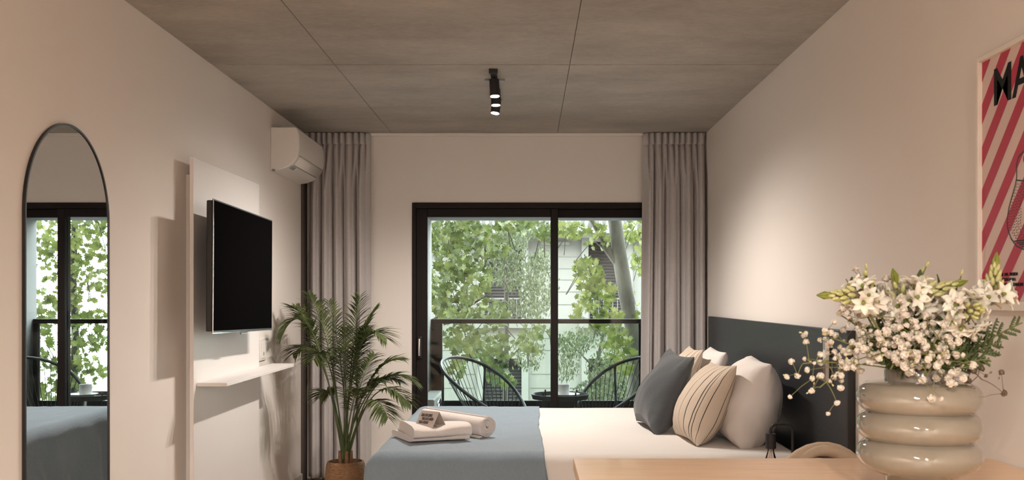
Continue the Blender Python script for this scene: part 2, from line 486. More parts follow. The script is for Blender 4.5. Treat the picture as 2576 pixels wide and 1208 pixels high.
# acapulco style chairs
def acapulco(loc, yaw, label):
    t = thing('balcony_chair', loc, label, 'chair', 'string chairs on the balcony', (0, 0, yaw))
    m = wm(t)
    n = 56
    def ring(a):   # facing local +X ; egg wider at the back
        c, s_ = math.cos(a), math.sin(a)
        w = .37 - .07 * c
        return V((.36 * c, w * s_, .615 - .265 * c + .03 * s_ * s_))
    def inner(a):
        c, s_ = math.cos(a), math.sin(a)
        return V((.10 + .16 * c, .17 * s_, .30 - .04 * c))
    MB().tube([m @ ring(2 * PI * k / n) for k in range(n)], .0145, 10, closed=True).build('frame_ring', 'cord', t)
    MB().tube([m @ inner(2 * PI * k / 32) for k in range(32)], .009, 8, closed=True).build('seat_ring', 'cord', t)
    cb = MB()
    for k in range(44):
        a = 2 * PI * k / 44
        p, q = ring(a), inner(a)
        cb.tube([m @ p, m @ ((p + q) / 2 - V((0, 0, .03))), m @ q], .0028, 5, caps=False)
    cb.build('cords', 'cord', t)
    for a0, foot in ((rad(55), (.30, .30)), (rad(-55), (.30, -.30)), (rad(128), (-.24, .30)), (rad(-128), (-.24, -.30))):
        p = ring(a0)
        f = V((foot[0], foot[1], .012))
        MB().tube([m @ p, m @ (p * .45 + f * .55 + V((0, 0, -.03))), m @ f], .011, 10).build('leg', 'cord', t)
    return t
acapulco((-.35, 8.6, -.01), rad(-30), 'black string lounge chair on the balcony left of the small table')
acapulco((.74, 8.62, -.01), rad(180 + 30), 'black string lounge chair on the balcony half hidden by the right curtain')

# small tray table with cup and plate
tb = thing('tray_table', (.27, 8.5, -.01), 'small round black tray table between the balcony chairs', 'table')
TC = V((.27, 8.5, 0)); TZ = .555
MB().lathe([(0, TZ - .004), (.225, TZ - .004), (.238, TZ + .028), (.243, TZ + .028), (.232, TZ - .012), (0, TZ - .012)], TC).build('tray', 'tray', tb)
for k in range(4):
    a = rad(40 + 90 * k)
    p = TC + V((.19 * math.cos(a), .19 * math.sin(a), 0))
    MB().tube([p + V((0, 0, TZ + .05)), p + V((0, 0, .3)), p + V((.03 * math.cos(a), .03 * math.sin(a), -.01))], .007, 8).build('leg', 'black', tb)
MB().tube([TC + V((.205 * math.cos(2 * PI * k / 40), .205 * math.sin(2 * PI * k / 40), .2)) for k in range(40)], .005, 6, closed=True).build('brace_ring', 'black', tb)
PC = V((.315, 8.46, TZ - .004))
pl = MB().lathe([(0, 0), (.055, 0), (.115, .034), (.118, .037), (.11, .036), (.052, .006), (0, .006)], PC)
tag(pl.build('plate', 'ceramic'), 'white plate under the cup on the balcony tray table', 'plate')
cu = MB().lathe([(0, .006), (.046, .006), (.05, .012), (.05, .115), (.047, .115), (.046, .02), (0, .02)], PC + V((-.02, 0, 0)))
tag(cu.build('cup', 'ceramic'), 'white straight sided cup standing on the balcony plate', 'cup')

# street far below and the facade across it
struct(MB().box((-30, LY + .2, -4.3), (30, 40, -4.2)).build('ground', 'street'))
FY = 24.0
bd = thing('facade_building', (0, FY, -4.2), 'cream stone building with dark shutters across the street', 'building')
def fx(px): return (px - CX) * FY / F
def fz(py): return EZ - (py - CY) * FY / F
w0, pitch, ww = fx(1218), fx(1480) - fx(1218), fx(1312) - fx(1218)
cols = [w0 + pitch * k for k in range(-4, 2)]
rows = [(fz(808), fz(608)), (fz(1120), fz(902))]
FX1 = 3.35
xs = sorted(set([-14.0, FX1] + [c for c in cols] + [c + ww for c in cols]))
zs = sorted([-4.2, 7.0] + [z for r_ in rows for z in r_])
wl = MB()
for i in range(len(xs) - 1):
    for j in range(len(zs) - 1):
        cx_, cz_ = (xs[i] + xs[i + 1]) / 2, (zs[j] + zs[j + 1]) / 2
        if any(c < cx_ < c + ww for c in cols) and any(a < cz_ < b for a, b in rows):
            continue
        wl.box((xs[i], FY, zs[j]), (xs[i + 1], FY + .4, zs[j + 1]))
# courses of the stone, cut as shallow ledges
cs = wl
for py in (560, 645, 675, 703, 733, 765, 850, 880, 940, 975):
    z = fz(py)
    for i, c in enumerate(cols[:-1]):
        cs.box((c + ww + .22, FY - .012, z - .010), (cols[i + 1] - .22, FY, z + .006))
wl.build('wall', 'stone', bd, smooth=0)
for c in cols:
    for (a, b), low in zip(rows, (0, 1)):
        fm = MB()
        fm.box((c - .16, FY - .06, a - .1), (c, FY + .02, b + .16)); fm.box((c + ww, FY - .06, a - .1), (c + ww + .16, FY + .02, b + .16))
        fm.box((c, FY - .06, b), (c + ww, FY + .02, b + .16)); fm.box((c - .22, FY - .12, a - .16), (c + ww + .22, FY + .02, a))
        w = fm.build('window_frame', 'stone_trim', bd, smooth=0)
        sh = MB()
        sh.box((c, FY + .18, a), (c + ww, FY + .2, b))
        nn = 26
        for k in range(nn):
            z = a + (b - a) * (k + .5) / nn
            sh.add([(c, FY + .16, z - .02), (c + ww, FY + .16, z - .02), (c + ww, FY + .19, z + .025), (c, FY + .19, z + .025)], [(0, 1, 2, 3)])
        sh.build('shutter', 'shutter', w, smooth=0, recalc=False)
        if not low:
            rr = MB()
            zr = fz(750)
            rr.box((c - .1, FY - .35, zr - .03), (c + ww + .1, FY - .3, zr))
            for k in range(9):
                x = c + ww * k / 8
                rr.box((x - .008, FY - .335, a + .0), (x + .008, FY - .315, zr - .02))
            rr.build('window_rail', 'loggia', w, smooth=0)
co = MB()
zc = fz(600)
co.box((-14, FY - .30, zc), (FX1, FY, zc + .1)); co.box((-14, FY - .42, zc + .1), (FX1, FY, zc + .17))
for c in cols[:-1]:
    co.box((c + ww + .45, FY - .05, fz(617)), (c + pitch - .45, FY, fz(609)))
co.build('cornice', 'stone_trim', bd, smooth=0)
MB().box((-14, FY - .36, fz(548)), (FX1, FY - .2, fz(540))).build('balustrade_rail', 'stone_trim', bd, smooth=0)
bal = MB().lathe([(.045, 0), (.045, .04), (.03, .07), (.06, .17), (.04, .3), (.028, .38), (.045, .42), (.045, zc * 0 + fz(548) - zc - .17)], (0, 0, 0), 10)
b0 = bal.build('baluster', 'stone_trim', bd, world=False)
b0.location = (-2.6, -.28, zc + .17 + 4.2)
for k in range(1, 36):
    b = b0.copy(); C.objects.link(b); b.parent = bd
    b.location = (-2.6 + .165 * k, -.28, zc + .17 + 4.2)

# trees in the street
PLANE = [(0, -.42), (.10, -.20), (.42, -.34), (.34, -.10), (.60, .10), (.33, .16), (.24, .34), (.10, .30), (0, .62),
         (-.10, .30), (-.24, .34), (-.33, .16), (-.60, .10), (-.34, -.10), (-.42, -.34), (-.10, -.20)]
FINE = [(0, -.5), (.17, -.1), (.13, .25), (0, .55), (-.13, .25), (-.17, -.1)]
def leaves(mb, c, rx, ry, rz, n, size, shape, rnd):
    for _ in range(int(n * (1.05 if shape is PLANE else 3.6))):
        while True:
            p = V((rnd.uniform(-1, 1), rnd.uniform(-1, 1), rnd.uniform(-1, 1)))
            if p.length < 1: break
        pos = V(c) + V((p.x * rx, p.y * ry, p.z * rz))
        yv = V((rnd.gauss(0, .5), rnd.gauss(0, .5), -1 + rnd.gauss(0, .5))).normalized()
        nn = V((rnd.gauss(0, .7), -1 + rnd.gauss(0, .5), rnd.gauss(.35, .5)))
        xv = yv.cross(nn).normalized(); zv = xv.cross(yv)
        s_ = size * rnd.uniform(.6, 1.2); cup = rnd.uniform(.1, .5)
        mb.add([pos + (xv * x + yv * y + zv * (cup * x * x)) * s_ for x, y in shape], [tuple(range(len(shape)))])

def tree(name, label, trunk, tr, clusters, size, shape, leafm, bark, branches=(), seed=1, base=None, depth=.8):
    rnd = random.Random(seed)
    pts = [at(*p) for p in trunk]
    foot = V((pts[-1].x + .1, pts[-1].y, -4.2))
    t = thing(name, foot, label, 'tree')
    pts.append((pts[-1] + foot) / 2); pts.append(foot)
    rr = [tr * (.75 + .45 * i / (len(pts) - 1)) for i in range(len(pts))]
    MB().tube(pts, rr, 16).build('trunk', bark, t)
    for br in branches:
        q = [at(*p) for p in br[0]]
        MB().tube(q, [br[1] * (1 - .7 * i / (len(q) - 1)) for i in range(len(q))], 8).build('branch', bark, t)
    tw = MB(); lv = MB()
    for (px, py, rx, ry, Y, n) in clusters:
        c = at(px, py, Y); k = Y / F
        leaves(lv, c, rx * k, depth, ry * k, n, size, shape, rnd)
        near = min(pts, key=lambda p: (p - c).length)
        for _ in range(2):
            e = c + V((rnd.uniform(-.8, .8) * rx * k, rnd.uniform(-.4, .4), rnd.uniform(-.8, .8) * ry * k))
            mid = (e + c) / 2 + V((0, 0, .1))
            tw.tube(bez(c + V((rnd.uniform(-.3, .3), .1, -.3)), mid, e, 6), [.006, .0055, .005, .004, .003, .002], 5)
    tw.build('twigs', bark, t)
    lv.build('foliage', leafm, t, smooth=0, recalc=False)
    return t

tree('plane_tree', 'plane tree whose thick pale leaning trunk rises beside the right curtain',
     [(1520, 300, 13.0), (1535, 450, 13.0), (1547, 555, 13.0), (1558, 640, 13.0), (1573, 730, 13.0), (1594, 830, 13.0), (1600, 960, 13.0), (1602, 1080, 13.0)], .105,
     [(1478, 680, 40, 45, 12.6, 70), (1500, 745, 50, 45, 12.6, 90), (1525, 800, 42, 40, 12.6, 60), (1550, 860, 40, 45, 12.6, 55), (1435, 580, 45, 22, 12.6, 55),
      (1592, 580, 28, 30, 13.4, 40), (1606, 650, 22, 45, 13.6, 30), (1455, 785, 26, 30, 12.6, 20), (1592, 770, 20, 40, 13.4, 20), (1570, 900, 30, 40, 12.6, 30),
      (1500, 600, 30, 40, 12.6, 22), (1700, 520, 120, 60, 12.6, 200), (1500, 470, 120, 60, 12.6, 150)],
     .105, PLANE, 'leaf_c', 'bark', [([(1558, 668, 13.0), (1530, 632, 12.99), (1510, 590, 12.95), (1480, 540, 12.9), (1450, 470, 12.9)], .06), ([(1510, 780, 12.9), (1490, 700, 12.7), (1470, 640, 12.6)], .02)], 3)
tree('plane_tree', 'broad leafed plane tree filling the left half of the glass door',
     [(1010, 380, 12.5), (1005, 600, 12.5), (1000, 800, 12.5), (990, 1000, 12.5)], .12,
     [(1110, 600, 45, 45, 12.2, 110), (1175, 590, 60, 38, 12.4, 130), (1150, 655, 60, 48, 12.2, 130), (1108, 720, 38, 60, 12.0, 120), (1190, 710, 48, 50, 12.4, 90),
      (1150, 780, 65, 38, 12.0, 120), (1235, 790, 48, 38, 12.0, 80), (1160, 850, 45, 40, 12.0, 70), (1225, 875, 70, 48, 12.0, 110), (1265, 945, 42, 30, 11.8, 35),
      (1150, 925, 26, 40, 12.0, 25), (1300, 566, 75, 20, 12.2, 90), (1375, 585, 30, 25, 12.2, 40), (1240, 620, 40, 30, 12.4, 45), (1140, 480, 160, 60, 12.2, 250), (1330, 855, 40, 40, 12.2, 30), (1370, 830, 25, 25, 12.2, 16)],
     .10, PLANE, 'leaf_a', 'bark_dark', [([(1000, 860, 12.5), (1100, 800, 12.4), (1180, 770, 12.3), (1230, 740, 12.3)], .03), ([(1190, 910, 12.0), (1175, 880, 12.0), (1190, 810, 12.0)], .012)], 5)
tree('street_tree', 'slim fine leaved tree standing before the dark shutter in mid glass',
     [(1262, 520, 18.0), (1268, 600, 18.0), (1273, 700, 18.0), (1275, 800, 18.0), (1272, 960, 18.0), (1270, 1080, 18.0)], .045,
     [(1275, 620, 55, 45, 17.8, 200), (1310, 690, 65, 55, 17.8, 260), (1345, 760, 45, 60, 17.8, 220), (1300, 590, 50, 30, 17.8, 120), (1362, 660, 28, 40, 17.8, 80), (1240, 680, 35, 45, 17.8, 90),
      (1330, 880, 45, 60, 17.6, 120), (1280, 780, 40, 30, 17.8, 60)],
     .075, FINE, 'leaf_b', 'bark_dark', [([(1275, 800, 18.0), (1310, 760, 17.9), (1345, 720, 17.8)], .03), ([(1275, 800, 18.0), (1240, 760, 17.9), (1225, 700, 17.8)], .03)], 8)
tree('street_tree', 'low fine leaved tree behind the railing glass right of the door stile',
     [(1520, 830, 19.0), (1505, 900, 19.0), (1480, 990, 19.0), (1470, 1080, 19.0)], .04,
     [(1435, 870, 45, 35, 18.8, 130), (1425, 925, 35, 35, 18.8, 80), (1525, 930, 55, 50, 18.8, 220), (1500, 985, 60, 28, 18.8, 130), (1575, 975, 28, 40, 18.8, 80), (1480, 850, 60, 30, 18.8, 90), (1380, 720, 30, 40, 18.8, 40)],
     .075, FINE, 'leaf_b', 'bark_dark', [([(1500, 930, 19.0), (1460, 890, 18.9), (1430, 860, 18.8)], .02)], 9)
tree('street_tree', 'leafy tree seen only reflected in the arched mirror',
     [(1800, 520, 13.0), (1806, 700, 13.0), (1800, 860, 13.0), (1810, 1050, 13.0)], .05,
     [(1720, 600, 60, 60, 12.8, 120), (1760, 700, 60, 60, 12.8, 120), (1800, 600, 60, 60, 12.8, 110), (1850, 650, 60, 60, 12.8, 90), (1920, 600, 60, 60, 12.8, 90), (1830, 780, 60, 50, 12.8, 100),
      (1740, 830, 50, 60, 12.8, 100), (1880, 880, 60, 60, 12.8, 110), (1790, 930, 60, 50, 12.8, 100), (1930, 760, 50, 60, 12.8, 70), (1960, 930, 60, 60, 12.8, 90), (1860, 990, 90, 40, 12.8, 110)],
     .10, PLANE, 'leaf_c', 'bark_dark', (), 12)
# ------------------------------------------------------------------ left wall
# arched mirror
mr = thing('wall_mirror', (XL, 3.762, 1.1), 'tall arched wall mirror in a thin black frame on the left wall', 'mirror')
MC, MR_, MB0 = 3.762, .345, .22
MZ = 2.028 - MR_
def arch(r, x, n=40):
    o = [V((x, MC - r, MB0 + (MR_ - r))), V((x, MC + r, MB0 + (MR_ - r)))]
    return o + [V((x, MC + r * math.cos(a), MZ + r * math.sin(a))) for a in [PI * k / n for k in range(n + 1)]]
MB().prism(arch(MR_ - .006, XL + .003), (.006, 0, 0)).build('mirror_glass', 'mirror', mr, smooth=20)
fo, fi = arch(MR_, 0), arch(MR_ - .0075, 0)
fm = MB()
n = len(fo)
for i in range(n):
    j = (i + 1) % n
    a, b, c, d = fo[i], fo[j], fi[j], fi[i]
    x0, x1 = XL + .001, XL + .013
    fm.add([(x0, a.y, a.z), (x0, b.y, b.z), (x1, b.y, b.z), (x1, a.y, a.z), (x0, d.y, d.z), (x0, c.y, c.z), (x1, c.y, c.z), (x1, d.y, d.z)],
           [(0, 1, 2, 3), (3, 2, 6, 7), (7, 6, 5, 4), (4, 5, 1, 0)])
fm.build('mirror_frame', 'black', mr, smooth=20)

# television panel with shelf
tp = thing('television_wall_unit', (XL, 4.3, 0), 'tall white wall panel with a narrow shelf behind the television', 'wall unit')
PX = -1.624
PY0, PY1 = 2560 * 1.624 / (1328 - 487), 2560 * 1.624 / (1328 - 652)
MB().box((PX - .02, PY0, .06), (PX, PY1, 2.072)).build('panel', 'white_panel', tp, bevel=.002)
bt = MB()
for y in (PY0 + .12, PY1 - .14):
    bt.box((XL, y, .1), (PX - .02, y + .04, 2.0))
bt.build('batten', 'white_panel', tp)
MB().box((PX, PY0 + .045, .952), (PX + .15, PY1 + .31, .970)).build('shelf', 'white_panel', tp, bevel=.002)

# television
tv = thing('television', (-1.49, 5.37, 1.53), 'black flat television mounted on the white panel', 'television', rot=(rad(-1.0), 0, 0))
m = wm(tv)
MB().box((-.035, -.55, -.312), (-.004, .55, .312)).build('casing', 'black', tv, bevel=.006, mtx=m)
MB().box((-.004, -.556, -.318), (.0, .556, .318)).build('bezel', 'black', tv, bevel=.001, mtx=m)
MB().box((.0, -.549, -.309), (.0015, .549, .311)).build('screen', 'screen', tv, mtx=m)
MB().box((-.002, -.5560, -.3185), (.0025, -.5535, .3185)).build('edge_trim', 'chrome', tv, mtx=m)
MB().box((-.004, -.556, -.3225), (.001, .556, -.318)).build('edge_trim', 'chrome', tv, mtx=m)
bk = MB(); bk.box((-.075, -.42, -.25), (-.035, .42, .18)); bk.box((-.125, -.12, -.15), (-.07, .12, .12))
bk.build('rear_housing', 'black', tv, bevel=.01, mtx=m)
MB().box((-.012, -.06, -.336), (-.003, .06, -.322)).build('sensor', 'grey_plastic', tv, bevel=.003, mtx=m)

# split air conditioner
AY0, AY1 = 6.72, 7.54
ac = thing('air_conditioner', (XL, 7.13, 2.36), 'white wall mounted air conditioner high on the left wall beside the curtain', 'air conditioner')
zt, zb = 2.515, 2.225
prof = [(0, zt), (.165, zt), (.178, zt - .012), (.186, zt - .05), (.190, zt - .12), (.186, zt - .165), (.172, zt - .205), (.145, zt - .24), (.11, zt - .265), (.06, zt - .282), (0, zb)]
MB().prism([V((XL + x, AY0, z)) for x, z in prof], (0, AY1 - AY0, 0)).build('casing', 'plastic', ac, bevel=.006, smooth=30)
fp = MB()
def acp(t):   # point on the curved front between profile 5 and 9
    k = 4 + t * 5; i = min(int(k), 8); f_ = k - i
    x = prof[i][0] * (1 - f_) + prof[i + 1][0] * f_; z = prof[i][1] * (1 - f_) + prof[i + 1][1] * f_
    return x, z
def strip(mb, ta, tb, y0, y1, off):
    def fn(u, v):
        x, z = acp(ta + (tb - ta) * u)
        return V((XL + x + off * .8, y0 + (y1 - y0) * v, z - off * .6))
    return mb.grid(fn, 8, 2)
strip(MB(), .30, .62, AY0 + .05, AY1 - .03, .003).build('louver', 'plastic', ac, solid=.003)
sl = MB()
strip(sl, .285, .298, AY0 + .05, AY1 - .03, .0018); strip(sl, .625, .65, AY0 + .06, AY1 - .04, .0018)
sl.build('slot', 'grey_plastic', ac, solid=.002)
strip(MB(), .68, .80, AY0 + .05, AY0 + .16, .002).build('display_window', 'grey_plastic', ac, solid=.002)
MB().box((XL + .01, AY0 + .0, zb - .0), (XL + .03, AY0 + .012, zb + .012)).build('fixing_clip', 'grey_plastic', ac)

# switch plate
sw = thing('wall_socket', (XL, 6.5, 1.06), 'white wall socket plate on the left wall beside the panel', 'socket')
MB().box((XL, 6.43, .985), (XL + .009, 6.57, 1.125)).build('plate', 'plastic', sw, bevel=.004)
MB().box((XL + .009, 6.46, 1.0), (XL + .013, 6.54, 1.11)).build('insert', 'plastic', sw, bevel=.002)
MB().cyl((XL + .012, 6.5, 1.03), (XL + .0145, 6.5, 1.03), .012, 20).build('socket_hole', 'grey_plastic', sw)

# ------------------------------------------------------------------ curtains
def curtain(x0, x1, label, seed, edge, nf, flare=0.0):
    rnd = random.Random(seed)
    cx = thing('curtain', ((x0 + x1) / 2, YB - .09, 0), label, 'curtain', 'curtains beside the glass door')
    ph = [rnd.uniform(-.5, .5) for _ in range(12)]
    H0, H1 = 2.638, 2.55
    NU, NV = 260, 60
    def hump(t):
        return -abs(math.sin(PI * t)) ** .65
    wp = [rnd.uniform(-.09, .09) for _ in range(nf + 2)]
    def warp(u, n):
        t = u * n; i = int(t); f_ = t - i
        a_, b_ = wp[i % len(wp)], wp[(i + 1) % len(wp)]
        return t + (a_ * (1 - f_) + b_ * f_) * 2.2
    def fold(u, v):
        # folds gather tight in the header then merge into fewer irregular ones lower down
        z = H0 + (0.03 - H0) * v
        k = min(1, max(0, (H1 + .03 - z) / .4)); k = k * k * (3 - 2 * k)
        uu = u + .02 * math.sin(4 * u + ph[1] + 1.5 * v)
        w1 = hump(warp(u, nf * 2)); w2 = hump(warp(uu, nf)) + .18 * hump(warp(uu, nf) * 2 + ph[4])
        am = .055 * (1 - k) + (.098 + .022 * math.sin(9 * u + ph[3])) * k
        waist = .5 if abs(z - H1) < .014 else 1
        flat = .2 + .8 * min(1, (u if edge < 0 else 1 - u) / .15)
        return (w1 * (1 - k) + w2 * k) * am * waist * flat + .05, z, k, uu
    def fn(u, v):
        y, z, k, uu = fold(u, v)
        x = x0 + (x1 - x0) * u
        wide = 1 + flare * v
        x = (x1 + (x - x1) * wide) if edge < 0 else (x0 + (x - x0) * wide)
        return V((x, YB - .085 + y, z))
    MB().grid(fn, NU, NV).build('cloth', 'curtain', cx, smooth=180, solid=.003)
    def hd(u, v):
        zz = H0 - .0 + (H1 - H0) * v
        fl = .2 + .8 * min(1, (u if edge < 0 else 1 - u) / .15)
        y = hump(warp(u, nf * 2)) * .058 * fl + .05
        return V((x0 + (x1 - x0) * u, YB - .093 + y - .008 * math.sin(PI * v), zz))
    MB().grid(hd, 240, 10).build('header_tape', 'curtain', cx, smooth=180, solid=.003)
    return cx
curtain(-1.665, -1.195, 'grey curtain hanging left of the glass door behind the palm', 4, 1, 5)
curtain(.875, 1.338, 'grey curtain hanging right of the glass door near the headboard', 9, -1, 5, .05)
cr = thing('curtain_rail', (0, YB - .085, 2.636), 'thin white curtain rail along the ceiling above the glass door', 'curtain rail')
MB().box((XL + .005, YB - .05, 2.620), (XR - .005, YB - .025, 2.6415)).build('track', 'plastic', cr, bevel=.002)

# ------------------------------------------------------------------ ceiling spotlights
def spot_track(name, x, y0, y1, ys, label, lens_list, watts, lightcol, adapter):
    t = thing(name, (x, y0, ZC), label, 'track light', None)
    MB().box((x - .018, y0 + .03, ZC - .02), (x + .018, y1, ZC)).build('track', 'lamp_black', t, bevel=.002)
    MB().box((x - .024, y0, ZC - .024), (x + .024, y0 + .03, ZC)).build('end_cap', 'lamp_black', t, bevel=.002)
    if adapter:
        MB().box((x - .058, adapter, ZC - .012), (x + .058, adapter + .05, ZC - .0005)).build('feed_box', 'grey_plastic', t, bevel=.002)
    for k, y in enumerate(ys):
        tx, ty = lens_list[k]
        d = V((tx, ty, -1)).normalized()
        top = V((x, y, ZC - .028)); bot = top + d * .095
        b = MB().cyl(top, bot, .028, 28).build('spot_head', 'lamp_black', t, bevel=.002)
        MB().cyl(V((x, y, ZC - .03)), V((x, y, ZC - .015)), .012, 12).build('swivel', 'lamp_black', b)
        MB().cyl(bot - d * .002, bot + d * .0035, .0245, 28).build('lens', 'lens', b)
        lt = bpy.data.lights.new(name + '_lamp', 'SPOT')
        lt.energy = watts; lt.color = lightcol; lt.spot_size = rad(160); lt.spot_blend = 0.6; lt.shadow_soft_size = 0.025
        lo = bpy.data.objects.new('lamp', lt); C.objects.link(lo)
        lo.parent = t
        q = (-d).to_track_quat('Z', 'Y')
        lo.matrix_basis = wm(t).inverted() @ Matrix.LocRotScale(bot + d * .02, q, V((1, 1, 1)))
    return t
WARM = (1.0, 0.89, 0.79)
spot_track('ceiling_spotlight', -.19, 5.57, 6.5, (5.72, 5.98, 6.25), 'black ceiling spotlight track with three lit heads above the bed',
           [(0.05, -.08), (0.02, -.04), (-.12, -.1)], W_TRACK, WARM, 5.83)
spot_track('ceiling_spotlight', -.24, -.7, .3, (-.55, -.2, .15), 'black ceiling spotlight track nearest the kitchen counter behind the viewer',
           [(0.08, .03), (0, .03), (-.08, .03)], W_TRACK2, WARM, None)
spot_track('ceiling_spotlight', .45, -2.2, -1.2, (-2.05, -1.7, -1.35), 'added unseen black spotlight track behind the viewer for fill light',
           [(0.1, .3), (0, .3), (-.1, .3)], W_FILL_TRACK, WARM, None)  # added track out of view, lifts the ambient light on the walls

# ------------------------------------------------------------------ bed
BX0, BX1, BY0, BY1, BZ = -.735, 1.25, 4.65, 6.70, .66
hd = thing('headboard', (1.34, 5.85, .0), 'wide charcoal wooden headboard fixed along the right wall behind the bed', 'headboard')
MB().box((XR - .029, 4.225, .02), (XR - .001, 7.49, 1.25)).build('panel', 'headboard', hd, bevel=.003)
MB().box((XR - .034, 4.205, .02), (XR - .001, 4.2245, 1.252)).build('end_strip', 'black', hd, bevel=.002)
be = thing('bed', ((BX0 + BX1) / 2, (BY0 + BY1) / 2, 0), 'large bed with white mattress standing against the headboard', 'bed')
MB().box((BX0 + .03, BY0 + .03, .06), (BX1, BY1 - .03, .34)).build('base', 'grey_cloth', be, bevel=.02)
MB().box((BX0 + .02, BY0 + .02, .34), (BX1, BY1 - .02, BZ - .012)).build('mattress', 'sheet', be, bevel=.05, seg=4)
for x in (BX0 + .1, BX1 - .1):
    for y in (BY0 + .12, BY1 - .12):
        MB().cyl((x, y, 0), (x, y, .07), .025, 14).build('leg', 'black', be)

def prof1(s, r, fl):
    a = r * PI / 2
    if s >= r: return s, 0.0
    if s >= r - a:
        th = (r - s) / r
        return r - r * math.sin(th), r - r * math.cos(th)
    e = (r - a) - s
    return -fl * e, r + e
def drape(x0, x1, y0, y1, zt, foot, near, far, r, fl, nu, nv, wr):
    def fn(u, v):
        if foot:
            s = -foot + (x1 - x0 + foot) * u
            ox, dx = prof1(s, r, fl)
        else:
            ox, dx = (x1 - x0) * u, 0.0
        L = y1 - y0
        t = -near + (L + near + far) * v
        if t < L / 2:
            oy, dy = prof1(t, r, fl)
        else:
            q, dy = prof1(L - t, r, fl); oy = L - q
        d = (dx ** 4 + dy ** 4) ** .25 if (dx or dy) else 0.0
        p = V((x0 + ox, y0 + oy, zt - d))
        return p + wr(p, dx, dy, u, v)
    return MB().grid(fn, nu, nv)
def nz(p, s, o=0.0):
    return noise.noise(V((p.x * s, p.y * s, p.z * s + o)))
def wr_sheet(p, dx, dy, u, v):
    a = .0035 * nz(p, 3) + .0016 * nz(V((p.x * 2, p.y * 9, 0)), 1, 4)
    side = min(1, (dx + dy) / .12)
    return V((0, -.010 * side * math.sin(p.x * 17 + 2 * nz(p, 2)) * (1 if dy else 0), a * (1 - side)))
sh = drape(-.05, BX1 - .005, BY0 - .012, BY1 + .012, BZ + .004, 0, .40, .40, .07, .02, 110, 120, wr_sheet).build('bed_sheet', 'sheet', smooth=180, solid=.006)
tag(sh, 'white sheet tucked over the mattress under the pillows', 'bed sheet')
def wr_run(p, dx, dy, u, v):
    side = min(1, max(dx, dy) / .1)
    a = .003 * nz(p, 4) + .0022 * nz(V((p.x * 22 + 3 * nz(p, 3), p.y * 5, 0)), 1, 9)
    edge = (.006 * math.sin(p.y * 4.0 + 1) + .006 * nz(p, 4, 3) + (.030 * min(1, dy / .2) if p.y < 5.6 else 0)) * u
    b = .012 * math.sin(p.x * 26 + 4 * nz(p, 3)) * min(1, dy / .25) + .012 * nz(V((p.x * 9, p.z * 3, 0)), 1, 2) * min(1, dy / .1)
    c = .016 * math.sin(p.y * 20 + 4 * nz(p, 3)) * min(1, dx / .25)
    return V((edge - c, -b if p.y < 5.6 else b, a * (1 - side)))
rn = drape(BX0 - .012, .068, BY0 - .026, BY1 + .022, BZ + .0155, .46, .44, .42, .085, .10, 150, 170, wr_run).build('bed_throw', 'runner', smooth=180, solid=.006)
tag(rn, 'slate blue throw draped over the foot of the bed', 'throw')

# pillows and cushions
def cushion(name, W, H, T_, base, yaw, lean, m, label, cat, group=None, seed=0, pinch=.05, wr=.006, sink=.0, ex=.5, roll=0.0):
    ps, L = rad(yaw), rad(lean)
    x = V((math.sin(ps), -math.cos(ps), 0)); nrm = V((-math.cos(ps), -math.sin(ps), 0))
    y = V((0, 0, 1)) * math.cos(L) - nrm * math.sin(L)
    if roll:
        q = Matrix.Rotation(rad(roll), 3, x.cross(y)); x = q @ x; y = q @ y
    z = x.cross(y)
    mt = Matrix((x, y, z)).transposed().to_4x4()
    mt.translation = V(base) + y * (H / 2 - sink)
    n = 46
    def pt(a, b, sg):
        u, v = a * 2 - 1, b * 2 - 1
        u = u * (1.5 - .5 * u * u); v = v * (1.5 - .5 * v * v)      # closer grid lines at the rim
        X = u * W / 2 * (1 - pinch * (1 - v * v)); Y = v * H / 2 * (1 - pinch * (1 - u * u))
        t = max(0, (1 - u * u)) ** ex * max(0, (1 - v * v)) ** ex
        Zt = T_ / 2 * t * (1 - .22 * v)
        w = noise.noise(V((X * 5 + seed, Y * 5, sg * 2.0))) * wr * (t ** .5) * 2
        # creases running out of the corners
        cr_ = (abs(u) * abs(v)) ** 2 * min(1, t * 3)
        w += .020 * cr_ * noise.noise(V((X * 24 + seed, Y * 24, sg * 5.0)))
        w += .6 * wr * noise.noise(V((X * 16 - Y * 9 + seed, Y * 4, sg))) * t
        return V((X, Y, sg * Zt + w * min(1, t * 5)))
    mb = MB()
    idx = {}
    for sg in (1, -1):
        for i in range(n):
            for j in range(n):
                rim = i in (0, n - 1) or j in (0, n - 1)
                if rim and sg == -1:
                    idx[(-1, i, j)] = idx[(1, i, j)]
                else:
                    idx[(sg, i, j)] = len(mb.v); mb.v.append(pt(i / (n - 1), j / (n - 1), 0 if rim else sg))
    for sg in (1, -1):
        for i in range(n - 1):
            for j in range(n - 1):
                q = [idx[(sg, i, j)], idx[(sg, i + 1, j)], idx[(sg, i + 1, j + 1)], idx[(sg, i, j + 1)]]
                mb.f.append(tuple(q if sg == 1 else q[::-1]))
    o = mb.build(name, m, smooth=180, world=False, recalc=False)
    # how far across the cloth each point lies, measured over the bulge, for woven stripes
    ln = [0.0]
    row = [pt(i / (n - 1), .5, 0 if i in (0, n - 1) else 1) for i in range(n)]
    for i in range(1, n):
        ln.append(ln[-1] + (row[i] - row[i - 1]).length)
    att = o.data.attributes.new('across', 'FLOAT', 'POINT')
    for (sg, i, j), k in idx.items():
        att.data[k].value = ln[i] / ln[-1]
    o.matrix_basis = mt
    tag(o, label, cat, group)
    return o
zb_ = BZ + .008
cushion('pillow', .70, .435, .32, (1.06, 5.22, zb_), -5, 18, 'pillow', 'white pillow leaning on the headboard at the near side of the bed', 'pillow', 'white pillows', 3, .04, .018, .012, .42)
